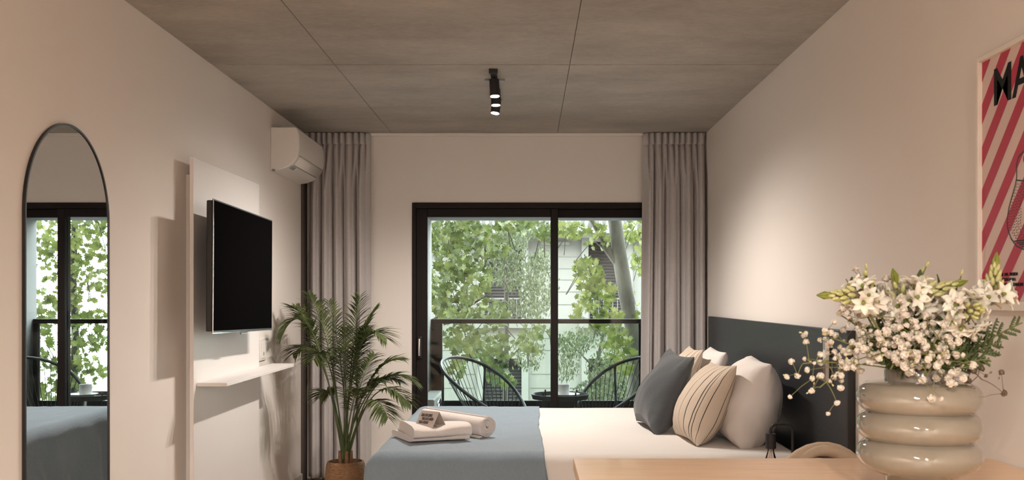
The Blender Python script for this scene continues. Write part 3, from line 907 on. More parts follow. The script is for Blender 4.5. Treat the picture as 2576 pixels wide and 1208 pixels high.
cushion('pillow', .70, .435, .24, (1.03, 6.22, zb_), -3, 18, 'pillow', 'white pillow leaning on the headboard at the far side by the curtain', 'pillow', 'white pillows', 11, .04, .018, .012, .42)
CR, LN, LT = (0.60, 0.505, 0.41), (0.045, 0.04, 0.04), (0.20, 0.165, 0.13)
st = [(0.0, CR)]
def line(p, w, c): st.append((p, c)); st.append((p + w, CR))
for p in (.055, .10, .15, .20, .26, .33):
    line(p, .0055, LT)
for p in (.42, .52, .62):
    line(p, .0065, LN)
line(.73, .010, LN)
line(.83, .010, LN); line(.865, .009, LN); line(.935, .008, LN)
M['stripes'] = ramp_mat('cream cloth with dark stripes', 'across', st, .85, .006, 9.0, .2, 500)
cushion('cushion', .50, .435, .235, (.80, 5.15, zb_), 3, 27, 'stripes', 'cream cushion with dark stripes in front of the near white pillow', 'cushion', 'striped cushions', 5, .07, .006, .004, .5, 2)
cushion('cushion', .50, .46, .20, (.835, 6.22, zb_), 0, 25, 'stripes', 'cream striped cushion mostly hidden behind the grey cushion', 'cushion', 'striped cushions', 6, .07, .006, .004, .5)
cushion('cushion', .56, .465, .235, (.655, 5.62, zb_), 6, 25, 'grey_cloth', 'plain slate grey cushion propped in front of the striped ones', 'cushion', None, 8, .10, .012, .004, .5, -2)

# towels and card on the throw
tz = BZ + .0225
tw = thing('towel', (-.38, 5.36, tz), 'rolled white towel with its spiral end showing on the throw', 'towel')
ra, rb = V((-.205, 5.135, tz + .052)), V((-.56, 5.59, tz + .050))
ax = (rb - ra).normalized(); sd = ax.cross(V((0, 0, 1))).normalized(); up = sd.cross(ax)
def spiral(u, v):
    th = 2 * PI * 4.25 * u
    r = .010 + .042 * u
    r *= 1 + .03 * math.sin(3 * th + 1) + .02 * math.sin(th * 1.3)
    p = ra + (rb - ra) * v + sd * r * math.cos(th) + up * (r * math.sin(th) * .98)
    return p + ax * (.006 * math.sin(th * .9 + 5 * u) * (1 - v))
MB().grid(spiral, 200, 26).build('towel_roll', 'towel', tw, smooth=180, solid=.0085)
tg = MB().grid(lambda u, v: ra + (rb - ra) * u * .95 + sd * (-.030 - .022 * v) + up * (-.047 - .004 * v + .0012 * math.sin(20 * u)), 20, 5)
tg.build('towel_end_flap', 'towel', tw, smooth=180, solid=.006)
t2 = thing('towel', (-.46, 5.07, tz), 'folded white towel lying in front of the rolled towel on the throw', 'towel')
def slab(c0, c1, c2, c3, z0, h, bulge, seed):
    """corners near-left, near-right, far-right, far-left"""
    c = [V((*q, 0)) for q in (c0, c1, c2, c3)]
    def fn(u, v):
        # v runs round the cross-section, u along the length
        a = 2 * PI * v
        cs, sn = math.cos(a), math.sin(a)
        e = .55
        w = (math.copysign(abs(cs) ** e, cs) + 1) / 2
        hh = (math.copysign(abs(sn) ** e, sn) + 1) / 2
        p = (c[0] * (1 - u) + c[1] * u) * (1 - w) + (c[3] * (1 - u) + c[2] * u) * w
        zz = z0 + h * hh * (1 + bulge * math.sin(PI * u) * 0 - .22 * math.exp(-((u - .42) / .22) ** 2) * (1 if hh > .5 else 0))
        zz += .005 * noise.noise(V((p.x * 9, p.y * 9, seed))) * hh
        p += V((0.004 * noise.noise(V((p.x * 14, p.y * 14, seed + zz * 30))), 0.004 * noise.noise(V((p.y * 14, p.x * 14, seed + zz * 30))), 0))
        return V((p.x, p.y, zz))
    mb = MB().grid(fn, 40, 49)
    for u in (0, 1):
        k = len(mb.v); mb.add([fn(u, j / 48) for j in range(48)], [tuple(range(48))])
    return mb
slab((-.560, 4.925), (-.285, 5.035), (-.375, 5.165), (-.700, 5.22), tz, .034, 0, 1).build('lower_fold', 'towel', t2, smooth=50)
slab((-.545, 4.885), (-.275, 5.03), (-.36, 5.18), (-.655, 5.19), tz + .018, .066, 0, 3).build('upper_fold', 'towel', t2, smooth=50)

cd_ = thing('tent_card', (-.47, 5.03, tz + .06), 'folded paper tent card with three lines of print on the towels', 'card')
zc0, zc1 = .750, .826
FR, FL, BR = V((-.465, 4.95, zc0)), V((-.56, 5.025, zc0)), V((-.405, 5.05, zc0))
BL = BR + FL - FR
RR = (FR + BR) / 2 + V((0, 0, zc1 - zc0)); RL = RR + FL - FR
cdm = MB().add([FL, FR, RR, RL], [(0, 1, 2, 3)]).add([BR, BL, RL, RR], [(0, 1, 2, 3)]).add([FL, BL, BR, FR], [(0, 1, 2, 3)])
cdm.build('folded_paper', 'paper', cd_, smooth=0, solid=.0012, recalc=False)
mt = frame_mtx(FL, FR - FL, RL - FL)
nrm_ = mt.to_3x3() @ V((0, 0, 1))
wl_ = (FR - FL).length; hl_ = (RL - FL).length
for k, (tx, x_) in enumerate((('CADA GOTA CUENTA', .008), ('TOALLA EN LA BA\u00d1ERA', .022), ('TOALLA COLGADA', .012))):
    text('printed_line', tx, .022, 'ink', cd_, mt @ Matrix.Translation((x_, hl_ * (.66 - .21 * k), .0014)), sx=.33, bold=.0003)

# ------------------------------------------------------------------ right side
rh = thing('remote_holder', (XR - .03, 4.47, 1.1), 'clear wall holder on the headboard above the nightstand', 'holder')
hx = XR - .029
MB().box((hx - .030, 4.435, 1.015), (hx - .002, 4.505, 1.115)).build('holder_box', 'bulb_glass', rh, bevel=.003)
MB().box((hx - .002, 4.43, 1.01), (hx, 4.51, 1.125)).build('back_plate', 'grey_plastic', rh, bevel=.001)
rm = thing('remote_control', (hx - .016, 4.47, 1.02), 'white remote control standing in the holder on the headboard', 'remote control')
MB().box((hx - .025, 4.447, 1.02), (hx - .008, 4.493, 1.215)).build('body', 'plastic', rm, bevel=.004)
MB().box((hx - .0262, 4.454, 1.16), (hx - .0245, 4.486, 1.203)).build('display', 'grey_plastic', rm, bevel=.001)

ns = thing('nightstand', (1.15, 4.38, 0), 'dark nightstand between the bed and the counter under the lamp', 'nightstand')
MB().box((.93, 4.22, .16), (1.318, 4.60, .50)).build('body', 'headboard', ns, bevel=.004)
dw = MB().box((.916, 4.235, .20), (.93, 4.585, .47)).build('drawer', 'headboard', ns, bevel=.003)
MB().cyl((.905, 4.41, .34), (.916, 4.41, .34), .012, 16).build('knob', 'black', dw)
for x in (.96, 1.29):
    for y in (4.25, 4.57):
        MB().cyl((x, y, 0), (x, y, .165), .014, 12).build('leg', 'black', ns)
lp = thing('table_lamp', (1.14, 4.4, .50), 'black bent pipe lamp with a hanging clear bulb beside the headboard', 'lamp')
MB().lathe([(0, 0), (.065, 0), (.07, .004), (.07, .014), (.066, .018), (0, .018)], (1.145, 4.4, .50), 40).build('base', 'lamp_black', lp)
ls, le = 1.145, 1.050
zt_ = .842
pts = [V((ls, 4.4, .515)), V((ls, 4.4, .65)), V((ls, 4.4, zt_ - .035))]
pts += [V((ls - .032 + .032 * math.cos(a), 4.4, zt_ - .032 + .032 * math.sin(a))) for a in [PI / 2 * k / 6 for k in range(1, 7)]]
pts += [V((le + .028 - .028 * math.sin(a), 4.4, zt_ - .028 + .028 * math.cos(a))) for a in [PI / 2 * k / 6 for k in range(0, 7)]]
pts += [V((le, 4.4, .795))]
MB().tube(pts, .0062, 12).build('bent_stem', 'lamp_black', lp)
MB().lathe([(0, .800), (.0215, .800), (.0225, .797), (.0225, .738), (.021, .736), (0, .736)], (le, 4.4, 0), 32).build('socket', 'lamp_black', lp)
bu = MB().lathe([(.013, .737), (.015, .72), (.024, .69), (.030, .66), (.027, .635), (.016, .62), (0.0001, .616)], (le, 4.4, 0), 28).build('bulb', 'bulb_glass', lp)
fl_ = MB()
for k in range(4):
    a = k * PI / 2 + .4
    fl_.tube([(le + .003 * math.cos(a), 4.4 + .003 * math.sin(a), .735), (le + .008 * math.cos(a), 4.4 + .008 * math.sin(a), .67)], .0005, 5)
fl_.build('filament', 'filament', bu)

# upholstered chair behind the counter
ch = thing('dining_chair', (1.10, 3.75, 0), 'beige upholstered chair with a rounded rolled back behind the counter', 'chair')
cX, cY = 1.10, 3.79
def arc(a, b, zc_, y, n=26, lo=-.25):
    return [V((cX + a * math.cos(t), y + .0, zc_ + b * math.sin(t))) for t in [PI * (lo + (1 - 2 * lo) * k / (n - 1)) for k in range(n)]]
MB().tube(arc(.190, .240, .585, cY), [.022 + .005 * math.sin(PI * k / 25) for k in range(26)], 18).build('back_roll', 'boucle', ch, smooth=180)
def cz(px, py, dy=0.0): return at(px, py, cY + dy)
ic = [cz(1985, 1195, -.02), cz(2015, 1158, -.022), cz(2045, 1138, -.024), cz(2075, 1131, -.024), cz(2108, 1139, -.022), cz(2140, 1156, -.018), cz(2168, 1180, -.01), cz(2185, 1215, 0)]
ic = [p for i in range(len(ic) - 2) for p in bez((ic[i] + ic[i + 1]) / 2, ic[i + 1], (ic[i + 1] + ic[i + 2]) / 2, 6)[:-1]]
MB().tube(ic, [.017 + .006 * i / len(ic) for i in range(len(ic))], 16).build('inner_roll', 'boucle', ch, smooth=180)
MB().grid(lambda u, v: V((cX + (u * 2 - 1) * (.165 - .03 * v), cY + .045 + .015 * math.sin(PI * u), .47 + (.235 + .075 * math.sin(PI * u)) * v)), 24, 14).build('back_pad', 'boucle', ch, smooth=180, solid=.03)
MB().box((cX - .21, cY + .0, .40), (cX + .21, cY + .40, .47)).build('seat', 'boucle', ch, bevel=.025, seg=4)
for x, y in ((-.18, .03), (.18, .03), (-.18, .37), (.18, .37)):
    MB().tube([(cX + x * .9, cY + y, .40), (cX + x * 1.05, cY + y, 0)], [.016, .011], 12).build('leg', 'black', ch)

# counter
CTZ = .92
ct = thing('kitchen_counter', (.74, 2.4, 0), 'light oak counter in the foreground carrying the flower vase', 'counter')
MB().box((.132, 1.55, CTZ - .035), (XR - .004, 2.97, CTZ)).build('top', 'wood', ct, bevel=.002)
MB().box((.17, 1.6, 0), (.205, 2.92, CTZ - .035)).build('side_panel', 'wood', ct, bevel=.002)
MB().box((.205, 2.2, .08), (XR - .006, 2.225, CTZ - .035)).build('back_panel', 'wood', ct, bevel=.002)

# poster
PXW = XR - .0005
po = thing('framed_poster', (PXW, 2.73, 1.72), 'white framed poster with pink diagonal stripes and black lettering on the right wall', 'poster')
y_far, y_near, pz0, pz1 = 3.03, 2.43, 1.352, 2.100
fm = MB()
fx0, fx1 = PXW - .022, PXW
fm.box((fx0, y_far - .016, pz0), (fx1, y_far, pz1)); fm.box((fx0, y_near, pz0), (fx1, y_near + .016, pz1))
fm.box((fx0, y_near + .016, pz0), (fx1, y_far - .016, pz0 + .026)); fm.box((fx0, y_near + .016, pz1 - .016), (fx1, y_far - .016, pz1))
fm.build('poster_frame', 'poster_frame', po, bevel=.002)
M['poster_paper'] = mat('poster paper', (0.66, 0.51, 0.475), 0.6)
M['poster_red'] = mat('poster crimson ink', (0.43, 0.034, 0.075), 0.6)
hw, z0p, z1p = y_far - y_near - .032, pz0 + .026, pz1 - .016
pm = frame_mtx((PXW - .009, y_far - .016, 0), (0, -1, 0), (0, 0, 1))   # local x runs to the right as seen, y up, z into the room
MB().add([pm @ V(q) for q in ((0, z0p, 0), (hw, z0p, 0), (hw, z1p, 0), (0, z1p, 0))], [(0, 1, 2, 3)]).build('paper', 'poster_paper', po, smooth=0, recalc=False)
def clip(poly, f):
    out = []
    for i, p in enumerate(poly):
        q = poly[(i + 1) % len(poly)]
        a, b = f(p), f(q)
        if a >= 0: out.append(p)
        if (a >= 0) != (b >= 0):
            t = a / (a - b); out.append((p[0] + (q[0] - p[0]) * t, p[1] + (q[1] - p[1]) * t))
    return out
sm = MB()
for k in range(-6, 8):
    hi = 2.087 - .126 * k; lo = hi - .060
    pg = [(0, z0p), (hw, z0p), (hw, z1p), (0, z1p)]
    pg = clip(pg, lambda p: hi - (p[1] - p[0] * 1.02))
    if pg: pg = clip(pg, lambda p: (p[1] - p[0] * 1.02) - lo)
    if len(pg) > 2:
        sm.add([pm @ V((x, z, .0006)) for x, z in pg], [tuple(range(len(pg)))])
sm.build('diagonal_stripes', 'poster_red', po, smooth=0, recalc=False)
text('poster_title', 'MATE', .150, 'poster_ink', po, pm @ Matrix.Translation((.070, 1.943, .0012)), sx=1.04, bold=.0018)
for k, tx in enumerate(('ES   UNA   INFUSION', 'TE POPULAR EN A', 'SU CORAZON SE REMOJAN', 'EN LAS HOJAS DE')):
    text('poster_line', tx, .0125, 'poster_ink', po, pm @ Matrix.Translation((.125, 1.450 - .0145 * k, .0012)), sx=.82, bold=.0002)
# engraved gourd drawing
def ribbon(mb, pts, w):
    for i in range(len(pts) - 1):
        a, b = V((*pts[i], 0)), V((*pts[i + 1], 0))
        d = (b - a).normalized() if (b - a).length else V((1, 0, 0)); q = V((-d.y, d.x, 0)) * w / 2
        mb.add([pm @ (p + V((0, 0, .0012))) for p in (a - q, b - q, b + q, a + q)], [(0, 1, 2, 3)])
gc = .285
gp = [(.030, 1.785), (.060, 1.775), (.072, 1.755), (.070, 1.72), (.078, 1.70), (.098, 1.67), (.116, 1.64), (.126, 1.61), (.124, 1.585), (.105, 1.555), (.07, 1.53), (.03, 1.52), (0, 1.518)]
gd = MB()
for sgn in (-1, 1):
    ribbon(gd, [(gc + sgn * x, z) for x, z in gp], .0045)
ribbon(gd, [(gc + .03 * math.cos(2 * PI * k / 24) , 1.765 + .014 * math.sin(2 * PI * k / 24)) for k in range(25)], .008)
ribbon(gd, [(gc - .07 + .14 * k / 12, 1.712 - .008 * math.sin(PI * k / 12)) for k in range(13)], .004)
rr_ = random.Random(4)
for r_ in range(22):
    z = 1.70 - r_ * .0078
    hwid = .126 if z < 1.64 else .126 - (1.70 - 1.64 - (1.70 - z)) * .8
    hwid = min(hwid, .124 - max(0, 1.585 - z) * 1.1)
    for c_ in range(7):
        x = gc - hwid + .008 + c_ * .011 + rr_.uniform(-.002, .002)
        ribbon(gd, [(x, z), (x + .006, z + .003 - .004 * (c_ % 2))], .0022)
for r_ in range(4):
    z = 1.545 - r_ * .006
    ribbon(gd, [(gc - .085 + r_ * .015, z), (gc + .085 - r_ * .015, z)], .0035)
gd.build('gourd_drawing', 'poster_hatch', po, smooth=0, recalc=False)
# ------------------------------------------------------------------ potted palm
pp = thing('potted_palm', (-1.2, 6.7, 0), 'green palm in a woven basket standing before the left curtain', 'potted plant')
PB = V((-1.2, 6.7, 0))
bs = MB()
prof_b = [(0, 0), (.10, 0), (.115, .02)]
for k in range(14):
    z = .03 + k * .02; r = .115 + .018 * math.sin(PI * k / 15)
    prof_b += [(r + .004, z), (r, z + .01)]
prof_b += [(.118, .31), (.108, .312), (.106, .27), (0, .27)]
bs.lathe(prof_b, PB, 40)
bs.build('basket', 'basket', pp, smooth=60)
MB().lathe([(0, .278), (.10, .272), (.105, .262), (0, .262)], PB, 24).build('soil', 'soil', pp)
stb = MB()
for k in range(4):
    a = k * 1.7
    p = PB + V((.03 * math.cos(a), .03 * math.sin(a), .27))
    stb.tube([p, p + V((.006 * math.cos(a), .006 * math.sin(a), .05)), p + V((.008 * math.cos(a), .008 * math.sin(a), .11))], [.014, .013, .009], 10)
stb.build('stem_base', 'bark_palm', pp)
def frond(tip, ctrl, start, rnd, L0):
    b = PB + V((rnd.uniform(-.03, .03), rnd.uniform(-.03, .03), .32))
    pts = bez(b, ctrl, tip, 30)
    stem = MB().tube(pts, [.0055 * (1 - .85 * i / 29) + .0006 for i in range(30)], 7)
    lf = MB()
    N_ = 30
    for k in range(N_):
        t = start + (1 - start) * k / (N_ - 1)
        i = min(28, int(t * 29)); f_ = t * 29 - i
        p = pts[i].lerp(pts[i + 1], f_)
        tan = (pts[i + 1] - pts[i]).normalized()
        sdv = tan.cross(V((0, 0, 1)))
        if sdv.length < .2: sdv = V((1, 0, 0))
        sdv.normalize()
        q = (k / (N_ - 1))
        ln = 1.3 * L0 * (math.sin(PI * (.18 + .72 * q)) ** .8) * rnd.uniform(.85, 1.1)
        for s_ in (-1, 1):
            d = (sdv * s_ * (1.05 - .35 * q) + tan * (.5 + .45 * q) + V((0, 0, rnd.uniform(.0, .35)))).normalized()
            drop = rnd.uniform(.18, .42)
            wv = d.cross(V((0, 0, 1))).normalized()
            nv_ = wv.cross(d)
            W = [0.25, .9, 1.0, .75, .4, .03]
            vs = []
            for j in range(6):
                u = j / 5
                c = p + d * ln * u + V((0, 0, -drop * ln * u * u))
                w = .0076 * W[j]
                vs += [c - wv * w + nv_ * w * .45, c, c + wv * w + nv_ * w * .45]
            fs = []
            for j in range(5):
                a = 3 * j
                fs += [(a, a + 1, a + 4, a + 3), (a + 1, a + 2, a + 5, a + 4)]
            lf.add(vs, fs)
    st_ = stem.build('frond', 'palm_stem', pp)
    lf.build('leaflets', 'palm', st_, smooth=180, recalc=False)
rnd = random.Random(21)
def P_(px, py, dy): return at(px, py, 6.7 + dy)
for (tx, ty, dy, cx_, cy_, sf, L0) in [
    (712, 838, -.05, 790, 690, .52, .15), (738, 775, .10, 800, 800, .50, .16), (778, 742, .22, 845, 860, .45, .17), (828, 762, .30, 865, 900, .42, .17),
    (905, 748, .18, 880, 900, .42, .17), (945, 778, .05, 885, 860, .45, .17), (968, 850, -.18, 890, 770, .52, .16), (870, 830, -.28, 868, 900, .45, .16),
    (790, 905, -.30, 830, 820, .50, .15), (1008, 905, .0, 915, 900, .52, .15), (1040, 960, .08, 930, 890, .55, .15), (1028, 1015, -.15, 935, 900, .58, .14),
    (975, 1050, -.28, 930, 930, .60, .13), (805, 1000, .12, 845, 930, .55, .13), (940, 895, .30, 895, 960, .45, .15), (960, 960, -.05, 905, 950, .5, .14),
    (740, 890, .15, 810, 800, .55, .14), (860, 880, .05, 872, 960, .45, .15), (920, 830, -.12, 885, 900, .45, .16), (1000, 960, .2, 925, 920, .5, .14), (900, 980, -.25, 885, 1000, .5, .13)]:
    frond(P_(tx, ty, dy), P_(cx_, cy_, dy * .3), sf, rnd, L0)

# ------------------------------------------------------------------ vase
VC = V((.943, 2.455, CTZ))
vs_ = thing('vase', VC, 'taupe glazed vase of three stacked rings holding the flowers on the counter', 'vase')
ring = []
def arcp(rc, zc_, r, rz, a0, a1, n):
    return [(rc + r * math.cos(rad(a0 + (a1 - a0) * k / (n - 1))), zc_ + rz * math.sin(rad(a0 + (a1 - a0) * k / (n - 1)))) for k in range(n)]
prof_v = [(0, 0), (.074, 0), (.078, .004), (.079, .04)]
for zc_ in (.0915, .1605, .2295):
    prof_v += arcp(.1035, zc_, .0415, .0385, -63, 63, 15)
MB().lathe(prof_v + [(.081, .270)], VC, 72).build('body', 'vase', vs_, smooth=60)
MB().lathe([(.079, .264), (.079, .293), (.076, .298), (.070, .296), (.069, .27), (.069, .15), (0, .15)], VC, 64).build('neck', 'vase_neck', vs_, smooth=50)
MOUTH = VC + V((0, 0, .295))

# ------------------------------------------------------------------ flowers
fr_ = random.Random(33)
def mk_proto(mb, name, m, smooth=180):
    o = mb.build(name, m, smooth=smooth)
    me = o.data
    bpy.data.objects.remove(o)
    return me
def blossom_mesh(seed, m):
    """ruffled double gypsophila blossom of many small petals"""
    rr = random.Random(seed); mb = MB()
    mb.ball((0, 0, .001), .0085, 2, (1, 1, .9), .25, seed)
    for k in range(46):
        z = rr.uniform(-.45, 1); a = rr.uniform(0, 2 * PI); q = math.sqrt(max(0, 1 - z * z))
        d = V((q * math.cos(a), q * math.sin(a), z))
        x = d.orthogonal().normalized(); x = Matrix.Rotation(rr.uniform(0, 6.28), 3, d) @ x; y = d.cross(x)
        s_ = rr.uniform(.0034, .0048); b = d * .0078; h = rr.uniform(.0022, .004); t_ = (d + y * rr.uniform(-.6, .6)).normalized()
        mb.add([b - x * s_ * .5, b + x * s_ * .5, b + t_ * h * .7 + x * s_, b + t_ * h * 1.1, b + t_ * h * .7 - x * s_], [(0, 1, 2, 3, 4)])
    return mk_proto(mb, 'blossom', m)
BL = [blossom_mesh(k, 'gyp') for k in range(4)]
DRY = [blossom_mesh(9, 'dry')]
def gbud(m):
    return mk_proto(MB().lathe([(.0004, -.004), (.0018, -.002), (.0024, .0005), (.0016, .003), (.0003, .0042)], (0, 0, 0), 8).tube([(0, 0, -.012), (0, 0, -.003)], .0004, 4), 'bud', m)
GBUD, DRYBUD = gbud('bud'), gbud('dry')
def place(me, name, parent, pos, scale, rnd, direction=None):
    o = bpy.data.objects.new(name, me); C.objects.link(o); o.parent = parent
    if direction is not None:
        q = V(direction).to_track_quat('Z', 'Y').to_matrix()
        q = q @ Matrix.Rotation(rnd.uniform(0, 6.28), 3, 'Z')
    else:
        q = Matrix.Rotation(rnd.uniform(0, 6.28), 3, V((rnd.uniform(-1, 1), rnd.uniform(-1, 1), .3)))
    mt = Matrix.LocRotScale(V(pos), q.to_quaternion(), V((scale,) * 3))
    o.matrix_basis = wm(parent).inverted() @ mt
    return o
def gyp_spray(tip, spread, n, label, group, seed, dry=False, ctrl=None, size=1.0, yd=.05, from_t=.45):
    rnd = random.Random(seed)
    root = MOUTH + V((rnd.uniform(-.05, .05), rnd.uniform(-.04, .04), -.10))
    t = thing('gypsophila_spray', MOUTH, label, 'flower', group)
    lip = MOUTH + V((0, 0, .0)) + (V((tip.x, tip.y, MOUTH.z)) - MOUTH).normalized() * .05
    c = ctrl or (lip + (tip - lip) * .45 + V((0, 0, .045)))
    main = [root] + bez(lip, c, tip, 14)
    sb = MB().tube(main, [.0019] * 4 + [.0016] * (len(main) - 4), 6)
    ends = []
    nb = max(3, n // 3)
    for k in range(nb):
        i = int(len(main) * (from_t + (1 - from_t) * (k + .5) / nb)); i = min(i, len(main) - 1)
        p = main[i]
        q = p + V((rnd.gauss(0, 1) * spread, rnd.gauss(0, 1) * yd, rnd.gauss(.1, 1) * spread)) * .8
        mid = (p + q) / 2 + V((0, 0, .008))
        sb.tube(bez(p, mid, q, 5), [.0012, .0011, .001, .0009, .0008], 5)
        for j in range(3):
            e = q + V((rnd.gauss(0, .75) * spread, rnd.gauss(0, .7) * yd, rnd.gauss(0, .75) * spread)) if j else q
            if j: sb.tube([q, (q + e) / 2 + V((0, 0, .003)), e], [.0008, .0007, .0006], 5)
            ends.append((e, (e - p).normalized()))
    rnd.shuffle(ends)
    sb.build('stem', 'dry' if dry else 'stem', t)
    for k, (e, d) in enumerate(ends[:n]):
        s_ = rnd.choice([.55, .7, .85, .95, 1.0, 1.1]) * size
        place(rnd.choice(DRY if dry else BL), 'blossom', t, e, s_, rnd, d)
    for e, d in ends[n:][:6] + ends[:n // 4]:
        p = e + V((rnd.gauss(0, .010), rnd.gauss(0, .008), rnd.gauss(0, .010)))
        place(DRYBUD if dry else GBUD, 'bud', t, p, rnd.uniform(.8, 1.3), rnd, (p - e).normalized())
    return t
VY = 2.455
def A(px, py, dy=0.0): return at(px, py, VY + dy)
GL = 'gypsophila sprays in the vase'
# the overhanging spray on the left and the drooping dry one on the right
gyp_spray(A(2020, 915, -.05), .030, 20, 'gypsophila spray reaching far left over the headboard', GL, 1, ctrl=A(2120, 905, -.03), size=.72, yd=.02, from_t=.6)
gyp_spray(A(2062, 975, -.06), .030, 26, 'gypsophila spray drooping low to the left of the vase', GL, 2, ctrl=A(2170, 880, -.05), size=.75, yd=.02, from_t=.62)
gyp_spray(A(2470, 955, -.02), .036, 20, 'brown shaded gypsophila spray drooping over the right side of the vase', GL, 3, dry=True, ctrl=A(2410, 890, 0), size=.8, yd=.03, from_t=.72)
gyp_spray(A(2090, 850, -.02), .035, 26, 'gypsophila spray at the upper left edge of the bouquet', GL, 4, ctrl=A(2190, 880), size=.85, yd=.03)
gyp_spray(A(2110, 790, .03), .035, 20, 'gypsophila spray below the green tipped flower spike', GL, 5, ctrl=A(2210, 850), size=.75, yd=.03)
mid = 'gypsophila spray in the dense middle of the bouquet'
k = 10
for (px, py, dy, n) in [(2190, 900, -.06, 24), (2215, 850, -.08, 26), (2250, 800, -.06, 26), (2260, 880, -.10, 26), (2300, 840, -.12, 26), (2300, 910, -.12, 22),
                        (2335, 800, -.08, 24), (2350, 870, -.11, 26), (2385, 920, -.08, 20), (2400, 850, -.07, 20), (2330, 945, -.13, 16), (2240, 930, -.10, 16),
                        (2205, 780, .04, 20), (2370, 790, .05, 16), (2160, 850, -.02, 20), (2285, 760, .0, 18)]:
    gyp_spray(A(px, py, dy), .036, int(n * .8), mid, GL, k, size=.92, yd=.035, from_t=.5)
    k += 1

# star of bethlehem spikes
def petal_mesh(big=1.0):
    mb = MB()
    for k in range(6):
        a = 2 * PI * k / 6 + (.1 if k % 2 else 0)
        d = V((math.cos(a), math.sin(a), 0)); s_ = V((-d.y, d.x, 0))
        def fn(u, v):
            w = math.sin(PI * min(1, .12 + .88 * u) ** .8) * .0085
            r = .004 + .027 * u
            lift = .010 * math.sin(u * 2.0) + (.002 if k % 2 else 0)
            return (d * r + s_ * w * (v * 2 - 1) + V((0, 0, lift - .0035 * (1 - (v * 2 - 1) ** 2)))) * big
        mb.grid(fn, 8, 5)
    return mk_proto(mb, 'floret', 'petal')
FLR = [petal_mesh(1.0), petal_mesh(.85)]
bmb = MB().lathe([(.0004, -.011), (.0042, -.007), (.0052, -.001), (.0040, .006), (.0004, .012)], (0, 0, 0), 10)
BUD = mk_proto(bmb, 'bud', 'bud')
EYE = mk_proto(MB().ball((0, 0, .004), .0045, 2, (1, 1, 1.1)), 'ovary', 'tip')
def ornith(pos, d, nfl, nbud, label, seed, fl=1.0, sp=.032, tipcol=True, length=.085):
    rnd = random.Random(seed)
    d = V(d).normalized(); pos = V(pos)
    t = thing('star_flower_spike', MOUTH, label, 'flower', 'white star flower spikes in the vase')
    lip = MOUTH + (V((pos.x, pos.y, MOUTH.z)) - MOUTH) * .30
    st_ = [MOUTH + V((0, 0, -.1))] + bez(lip, lip + (pos - lip) * .5 + V((0, 0, .03)), pos, 10) + [pos + d * length * .8]
    MB().tube(st_, [.0032] * (len(st_) - 1) + [.0012], 8).build('stem', 'stem', t)
    x = d.orthogonal().normalized(); y = d.cross(x)
    pd = MB()
    for k in range(nfl):
        a = 2.4 * k; h = length * (.38 * k / max(1, nfl - 1) - .42)
        o_ = (x * math.cos(a) + y * math.sin(a))
        q = pos + d * h + o_ * sp * rnd.uniform(.65, 1.25)
        pd.tube([pos + d * (h - .01), q], .0011, 5)
        f = place(rnd.choice(FLR), 'floret', t, q, fl * rnd.uniform(.9, 1.15), rnd, (o_ + d * .45).normalized())
        e = bpy.data.objects.new('ovary', EYE); C.objects.link(e); e.parent = f
    for k in range(nbud):
        u = k / max(1, nbud - 1)
        a = 2.4 * k; r = sp * .55 * (1 - .85 * u)
        o_ = (x * math.cos(a) + y * math.sin(a))
        q = pos + d * (length * (.05 + .85 * u)) + o_ * r
        place(BUD, 'bud', t, q, 1.25 - .5 * u, rnd, (o_ * (.5 * (1 - u)) + d))
    pd.build('pedicels', 'stem', t)
    if tipcol:
        tb_ = MB()
        tp_ = pos + d * length * .88
        for k in range(5):
            a = k * 1.3
            o_ = x * math.cos(a) + y * math.sin(a)
            tb_.tube([tp_ + o_ * .004 - d * .02, tp_ + o_ * .006, tp_ + d * .02 + o_ * .001], [.002, .0042, .0004], 7)
        tb_.build('green_tip', 'tip', t)
    return t
ornith(A(2150, 745, -.06), (-1, -.15, .02), 10, 22, 'white star flower spike lying left with long green buds', 1, length=.085)
ornith(A(2185, 735, -.02), (-.25, -.5, .7), 12, 6, 'open white star flowers left of the bouquet centre', 2, tipcol=False)
ornith(A(2262, 745, -.02), (-.35, -.3, 1), 10, 8, 'white star flower spike with a small leaning tip left of centre', 3, length=.06)
ornith(A(2300, 735, .03), (.25, -.35, .8), 11, 5, 'white star flowers at the top centre of the bouquet', 4, tipcol=False)
ornith(A(2330, 735, -.04), (1, -.1, .28), 9, 18, 'white star flower spike pointing right with green tips near the top', 5, length=.09)
ornith(A(2440, 780, -.12), (.25, -1, .05), 13, 14, 'white star flower spike facing forward with a round bud cluster', 6, fl=1.15, sp=.036, tipcol=False, length=.05)
ornith(A(2498, 725, -.03), (.06, -.1, 1), 11, 22, 'upright white star flower spike with a green cone tip at the far right', 7, length=.075)
ornith(A(2395, 755, .0), (.1, -.5, .8), 11, 4, 'white star flowers between the top spikes right of centre', 8, tipcol=False)

